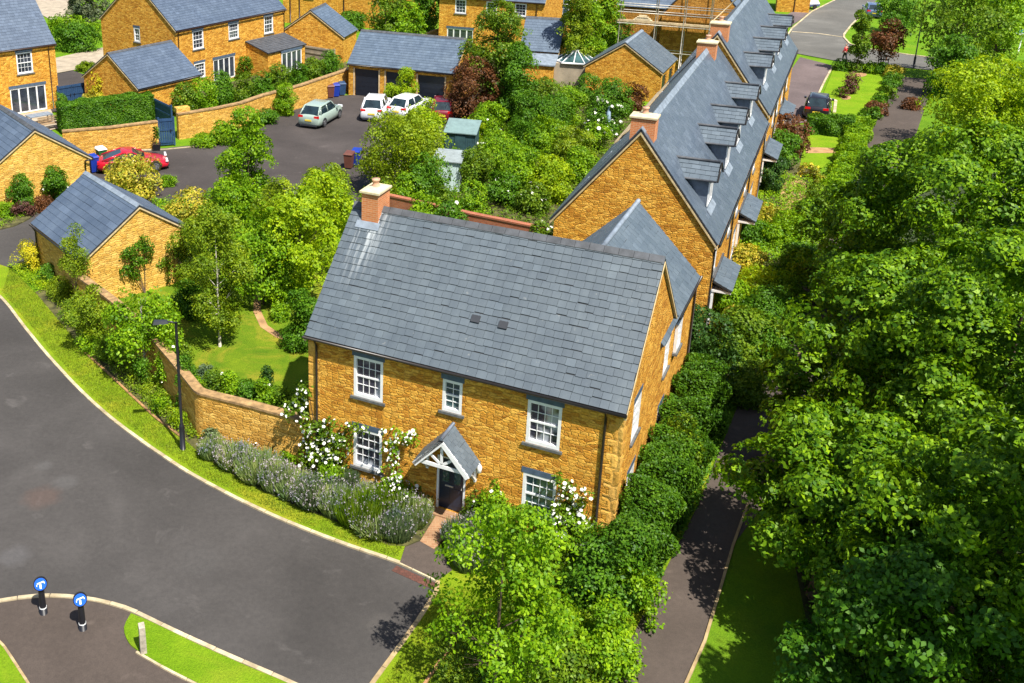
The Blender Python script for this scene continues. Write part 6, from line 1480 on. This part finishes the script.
# ---- courtyard planting and back gardens
wl = []
T('weeping yellow-green tree in the middle of the courtyard edge', 400, 154, 2.5, 2.5, .4, 5.1, 'lime_soft', name='willow_tree', lsize=.14, spread=.5, r0=.08, n=26, size=.32, up=.1, carve=.6, bark='birchbark')
T('lime-green bushy tree beside the weeping tree on its right', 425, 130, 2.2, 1.7, .4, 4.0, 'lime', lsize=.14, spread=.4, n=14, dens=.7)
S('small lime-green tree in front of the middle garage door', 406, 90, 1.6, .95, 3.2, 'lime', lsize=.13, seed=5, n=9, name='tree', cat='tree')
S('round lime shrub left of the small lime-green tree', 391, 96, .7, .7, 1.6, 'lime', lsize=.12, seed=6)
T('bronze-leaved tree at the right end of the triple garage', 473, 90, 2.4, 2.1, .3, 4.6, 'bronze', lsize=.14, spread=.35, n=18)
S('low bronze bush left of the bronze-leaved tree', 447, 92, .8, 1.0, 1.8, 'purple', lsize=.13, seed=7, dens=.6)
T('tall dense green tree between the bronze tree and the small outbuilding', 497, 62, 4.2, 2.7, .5, 8.6, 'mid', lsize=.17, spread=.4, n=26, size=.36, r0=.12)
T('tall green tree just behind the bronze-leaved tree', 517, 85, 3.0, 1.7, .4, 6.0, 'hedge', lsize=.16, spread=.38, n=18)
T('slim tall light green tree beside the small outbuilding, left one', 575, 34, 4.2, 1.7, .3, 8.4, 'birch', lsize=.18, spread=.38, n=18, shape='col', size=.38)
T('slim tall light green tree, middle one of the three by the far house', 588, 40, 3.6, 1.5, .3, 7.4, 'bright', lsize=.18, spread=.38, n=16, shape='col', size=.4)
T('slim tall light green tree, right one nearest the scaffolding', 606, 28, 3.6, 1.7, .3, 7.4, 'bright', lsize=.18, spread=.38, n=16, shape='col', size=.4)
T('dark tree in the shade beside the scaffolded house', 620, 44, 1.8, 1.4, .2, 4.2, 'hedge', lsize=.18, spread=.38, n=12)
gd = [(490, 122, 1.1, 1.5, 2.2, 'bright', 'bright leafy shrub right of the garden shed'), (470, 134, .9, 1.4, 1.8, 'lime', 'lime shrub behind the garden shed'), (532, 118, 1.6, 1.9, 3.2, 'hedge', 'dark green rounded shrub in the back gardens, centre'),
      (556, 118, 1.2, 1.6, 2.6, 'hedge', 'dark shrub right of the centre of the back gardens'), (570, 106, 1.4, 1.5, 2.6, 'bright', 'light green shrub below the glazed garden room'), (545, 95, 1.2, 1.4, 2.2, 'mid', 'shrub left of the glazed garden room'),
      (590, 92, 1.0, 1.4, 2.2, 'hedge', 'dark shrub right of the glazed garden room'), (612, 100, 1.2, 1.7, 2.6, 'hedge', 'broad shrub below the pointed garage gable'), (632, 100, 1.0, 1.3, 2.2, 'bronze', 'brownish shrub against the pointed garage gable'),
      (545, 140, 1.2, 1.8, 2.6, 'bright', 'large bright shrub above the red brick wall, left part'), (572, 150, 1.1, 1.6, 2.4, 'birch', 'feathery yellow-green shrub above the terrace gable end'), (520, 145, 1.0, 1.6, 2.2, 'hedge', 'dark green shrub left of the large bright one'),
      (500, 160, 1.2, 1.7, 2.6, 'bright', 'leafy bright shrub beside the pale summerhouse'), (475, 172, 1.1, 1.3, 2.4, 'mid', 'mid-green shrub right next to the pale summerhouse'), (525, 175, 1.2, 1.7, 2.6, 'bright', 'bright shrub just above the red brick wall, middle'),
      (552, 182, 1.1, 1.5, 2.4, 'lime', 'lime shrub touching the terrace roof edge'), (580, 168, .9, 1.3, 2.0, 'bright', 'bright shrub beside the terrace roof, upper one'), (500, 190, .9, 1.3, 1.9, 'hedge', 'green shrub with white flowers in front of the red brick wall'),
      (535, 200, .7, 1.1, 1.6, 'mid', 'rose bush at the right end of the red brick wall'), (428, 185, 1.3, 1.5, 2.8, 'hedge', 'deep green shrub left of the pale summerhouse'), (408, 195, .9, 1.2, 2.0, 'bright', 'bright shrub right behind the brick chimney'),
      (440, 205, .7, 1.1, 1.6, 'mid', 'green shrub below the pale summerhouse'), (470, 200, .8, 1.1, 1.7, 'bright', 'leafy shrub in front of the summerhouse, right side'), (455, 165, .7, .9, 1.5, 'bright', 'small shrub between the shed and the summerhouse'),
      (380, 200, .9, 1.2, 2.0, 'birch', 'feathery shrub left of the brick chimney'), (605, 118, 1.2, 1.6, 2.5, 'hedge', 'shrub covered in white roses beside the parasol'), (595, 140, .8, 1.2, 1.8, 'bright', 'shrub with pale roses below the parasol'), (500, 100, 1.0, 1.6, 2.2, 'dark', 'dark shrub at the foot of the tall dense green tree'), (545, 68, 1.0, 1.5, 2.2, 'hedge', 'shrub in front of the small outbuilding annex'), (590, 75, .8, 1.2, 1.8, 'bright', 'green shrub behind the glazed garden room')]
for i, (px, py, zc, rx, h, m, t) in enumerate(gd):
    nf = 90 if 'white roses' in t else (14 if ('rose' in t or 'white flowers' in t) else 0)
    if 'right of the garden shed' in t: nf = 6
    S(t, px, py, zc, rx, h, m, lsize=.13, spread=.28, seed=140+i, nfl=nf, fs=.11, dens=.85)
S('clump of white and yellow flowers beside the garden shed', 482, 150, .4, .6, .9, 'mid', lsize=.1, nfl=16, fs=.12)
S('yellow-flowered plant right of the garden shed', 503, 146, .4, .7, .9, 'lime', lsize=.1, nfl=14, blossom='petal_yellow', fs=.14)

def cover(px_poly, n, leafm, h=.3, lsize=.1, z=.05, seed=1, name='ground_cover'):
    f = pick([px_poly] if not isinstance(px_poly[0], list) else px_poly); rng = np.random.default_rng(seed)
    P2 = np.array([f(rng) for _ in range(n)])
    hm = h*(.35+.65*np.clip(.5+.5*np.sin(P2[:, 0]*2.3+seed)*np.sin(P2[:, 1]*1.9+seed*2)+.2*rng.normal(size=n), 0, 1))
    P = np.repeat(np.column_stack([P2, z+hm*rng.random(n)]), 5, 0)+rng.normal(size=(n*5, 3))*np.array([.09, .09, .05]); P[:, 2] = np.maximum(P[:, 2], z+.01)
    V, F = leaf_quads(P, unit(rng.normal(size=P.shape)*.5+np.array([0, -.1, 1])), lsize, rng=rng)
    o = quick(name, V, F, L_[leafm]); o['kind'] = 'stuff'; o['label'] = 'low leafy ground cover between the shrubs'; o['category'] = 'ground cover'

# ---- grass blades that soften the lawns and verge (uncountable)
def tufts(name, polyf, n, h, leafm, z):
    rng = np.random.default_rng(5); P = np.array([polyf(rng) for _ in range(n)])
    lean = rng.normal(size=(n, 2))*h*.35; T_ = np.stack([P[:, 0]+lean[:, 0], P[:, 1]+lean[:, 1], z+h*(.5+.7*rng.random(n))], 1)
    B = np.stack([P[:, 0], P[:, 1], np.full(n, z-.01)], 1); sd = unit(np.cross(T_-B, rng.normal(size=(n, 3))))*.012
    V = np.stack([B-sd, B+sd, T_], 1).reshape(-1, 3); o = quick(name, V, np.arange(3*n).reshape(n, 3), L_[leafm], None, 3); o['kind'] = 'stuff'; o['label'] = 'short grass blades on the verges and lawn'; o['category'] = 'grass'
def pick(polys):
    tri = []
    for p in polys:
        w = [Vector(at(q[0], q[1], .05)[:2]) for q in p]
        for i in range(1, len(w)-1): tri.append((w[0], w[i], w[i+1]))
    ar = np.array([abs((b-a).cross(c-a)) for a, b, c in tri]); ar /= ar.sum()
    def f(rng):
        a, b, c = tri[rng.choice(len(tri), p=ar)]; u, v = rng.random(2)
        if u+v > 1: u, v = 1-u, 1-v
        q = a+(b-a)*u+(c-a)*v; return (q.x, q.y)
    return f
tufts('grass', pick([[(10, 268), (35, 292), (30, 325), (2, 292)], [(35, 292), (60, 322), (52, 352), (30, 325)], [(60, 322), (108, 372), (96, 400), (52, 352)], [(108, 372), (156, 417), (140, 434), (96, 400)], [(156, 417), (215, 464), (205, 478), (140, 434)], [(215, 464), (300, 508), (297, 522), (205, 478)], [(300, 508), (404, 546), (396, 558), (297, 522)],
                     [(440, 590), (600, 575), (590, 690), (380, 690)]]), 42000, .075, 'grassy', .05)

cover([[(40, 282), (62, 270), (84, 296), (64, 312)], [(64, 312), (84, 296), (120, 332), (92, 350)], [(92, 350), (120, 332), (160, 376), (132, 392)], [(132, 392), (160, 376), (186, 412), (160, 414)], [(160, 414), (186, 412), (205, 440), (186, 438)]], 3400, 'birch', .45, .085, seed=2)
cover([(8, 266), (38, 262), (66, 290), (40, 292)], 500, 'lime', .25, .08, seed=3)
cover([[(205, 440), (300, 452), (300, 490), (215, 462)], [(300, 452), (436, 500), (420, 535), (300, 495)], [(470, 515), (600, 530), (590, 580), (450, 560)]], 2600, 'mid', .3, .08, seed=4)
cover([[(440, 640), (500, 600), (640, 560), (612, 683), (430, 700)]], 1800, 'mid', .25, .09, seed=5)
cover([[(640, 540), (700, 400), (735, 400), (700, 500), (655, 585)]], 1500, 'hedge', .4, .1, seed=6)
cover([[(700, 330), (725, 240), (770, 245), (745, 400)], [(725, 240), (765, 170), (800, 180), (770, 260)], [(770, 260), (800, 180), (835, 170), (790, 280), (745, 400)]], 4200, 'bright', .5, .12, seed=7)
cover([[(400, 215), (465, 150), (480, 75), (560, 75), (555, 225), (470, 225)], [(555, 80), (600, 90), (640, 125), (600, 185), (555, 225)]], 6500, 'mid', .5, .14, seed=8)
cover([[(60, 114), (110, 108), (170, 108), (100, 128)], [(178, 110), (240, 90), (340, 60), (345, 68), (260, 96), (190, 112)]], 2200, 'mid', .5, .13, seed=9)
cover([[(0, 228), (36, 212), (60, 190), (30, 192), (-10, 200)]], 500, 'bright', .35, .1, seed=10)
cover([[(150, 200), (180, 225), (260, 215), (300, 215), (320, 225), (300, 290), (250, 285), (200, 250), (190, 235)]], 2500, 'bright', .5, .12, seed=11)
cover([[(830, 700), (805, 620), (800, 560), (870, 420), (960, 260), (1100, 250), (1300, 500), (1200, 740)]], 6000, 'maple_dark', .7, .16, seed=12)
cover([[(212, 392), (306, 410), (306, 422), (210, 402)]], 500, 'bright', .3, .09, seed=13)

cover([[(203, 388), (256, 402), (258, 408), (206, 394)], [(256, 402), (306, 412), (306, 424), (258, 408)], [(160, 352), (176, 362), (206, 392), (200, 396)]], 900, 'bright', .75, .09, seed=14)
cover([[(395, 205), (470, 222), (480, 205), (410, 190)]], 900, 'hedge', 1.3, .12, seed=15)
for i, (px, py, rx, h, m, nf, t) in enumerate([(212, 386, .45, 1.1, 'mid', 12, 'flowering shrub leaning over the garden wall corner'), (232, 393, .5, 1.3, 'bright', 0, 'leafy shrub rising just above the garden wall coping'), (300, 408, .45, 1.6, 'bright', 6, 'shrub squeezed between garden wall and house corner'), (182, 362, .5, 1.4, 'mid', 0, 'shrub above the shaded bend of the garden wall'), (150, 330, .6, 1.8, 'bright', 0, 'shrub inside the garden wall behind the bright green tree')]):
    S(t, px, py, .6, rx, h, m, lsize=.085, spread=.18, seed=180+i, nfl=nf)
for i, (px, py, rx, h, m, nf, t) in enumerate([(425, 211, 1.1, 2.3, 'bright', 0, 'bright shrub hiding the red brick wall right of the chimney'), (450, 220, 1.0, 2.2, 'hedge', 8, 'dark shrub with white flowers in front of the red brick wall'), (543, 232, .8, 1.9, 'mid', 20, 'white rose bush where the red brick wall meets the terrace')]):
    S(t, px, py, 1.5, rx, h, m, lsize=.12, spread=.25, seed=190+i, nfl=nf, fs=.09)

for i, (px, py, rx, h, m, t) in enumerate([(800, 262, 1.3, 1.5, 'hedge', 'upper one'), (786, 290, 1.2, 1.5, 'bright', 'middle one'), (764, 345, 1.3, 1.7, 'hedge', 'lower one'), (745, 385, 1.1, 1.5, 'mid', 'lowest one, close to the dark hedge')]):
    S('shrub between the terrace gardens and the hidden footpath, '+t, px, py, .7, rx, h, m, lsize=.11, spread=.25, seed=200+i)

wc = [(214, 383, .42, 2.5, 'mid'), (230, 388, .4, 2.6, 'bright'), (247, 392, .42, 2.4, 'hedge'), (264, 397, .42, 2.65, 'bright'), (284, 401, .42, 2.5, 'mid'), (163, 349, .5, 2.6, 'bright'), (186, 369, .45, 2.5, 'hedge')]
for i, (px, py, rx, h, m) in enumerate(wc):
    S('tall leafy shoot spilling over the garden wall coping, '+['nearest the wall corner', 'second from the wall corner', 'third from the wall corner', 'fourth from the wall corner', 'nearest the stone house', 'behind the bright green tree', 'behind the street lamp'][i], px, py, 1.9, rx, h, m, lsize=.08, spread=.18, seed=220+i, group='shoots over the garden wall', nfl=5 if i % 2 else 0, fs=.05)
T('feathery yellow-green tree between the lawn trees and the courtyard', 275, 212, 2.6, 1.35, .5, 4.2, 'lime_soft', lsize=.12, spread=.34, r0=.05, n=14)
T('small feathery tree between the garage gable and the birch', 190, 250, 2.2, 1.0, .5, 3.6, 'birch', lsize=.10, spread=.3, r0=.04, n=12)

# ================================================================== LIGHT, SKY, CAMERA
W_ = bpy.data.worlds.new('World'); SC.world = W_; W_.use_nodes = True
nt = W_.node_tree; nt.nodes.clear(); o_ = nt.nodes.new('ShaderNodeOutputWorld'); bg = nt.nodes.new('ShaderNodeBackground'); sk = nt.nodes.new('ShaderNodeTexSky')
sdir = Vector((.384, -.667, 1.27)).normalized(); el = math.asin(sdir.z)
sk.sky_type = 'NISHITA'; sk.sun_disc = False; sk.sun_elevation = el; sk.sun_rotation = atan2(sdir.x, sdir.y); sk.air_density = 1.0; sk.dust_density = 1.2
bg.inputs[1].default_value = .085; nt.links.new(sk.outputs[0], bg.inputs[0]); nt.links.new(bg.outputs[0], o_.inputs[0])
sl_ = bpy.data.lights.new('sun', 'SUN'); sl_.energy = 5.0; sl_.angle = radians(.5); sl_.color = (1, .95, .86)
so = bpy.data.objects.new('sun', sl_); COL.objects.link(so); so.rotation_euler = sdir.to_track_quat('Z', 'Y').to_euler(); so.location = (0, 0, 60)
cam = bpy.data.cameras.new('camera'); co = bpy.data.objects.new('camera', cam); COL.objects.link(co); SC.camera = co
cam.sensor_fit = 'HORIZONTAL'; cam.sensor_width = 36; cam.lens = CF/1024*36; cam.shift_x = (512-CX)/1024; cam.shift_y = (CY-341.5)/1024
cam.clip_start = .5; cam.clip_end = 3000
m3 = Matrix(((_r2[0], _u2[0], -_f[0]), (_r2[1], _u2[1], -_f[1]), (_r2[2], _u2[2], -_f[2]))); co.matrix_world = Matrix.Translation((0, 0, CH)) @ m3.to_4x4()
SC.render.engine = 'CYCLES'
SC.view_settings.view_transform = 'Standard'; SC.view_settings.look = 'None'; SC.view_settings.exposure = .82; SC.view_settings.gamma = 1
SC.render.resolution_x = 1024; SC.render.resolution_y = 683
SC.cycles.max_bounces = 6; SC.cycles.transmission_bounces = 4; SC.cycles.diffuse_bounces = 2
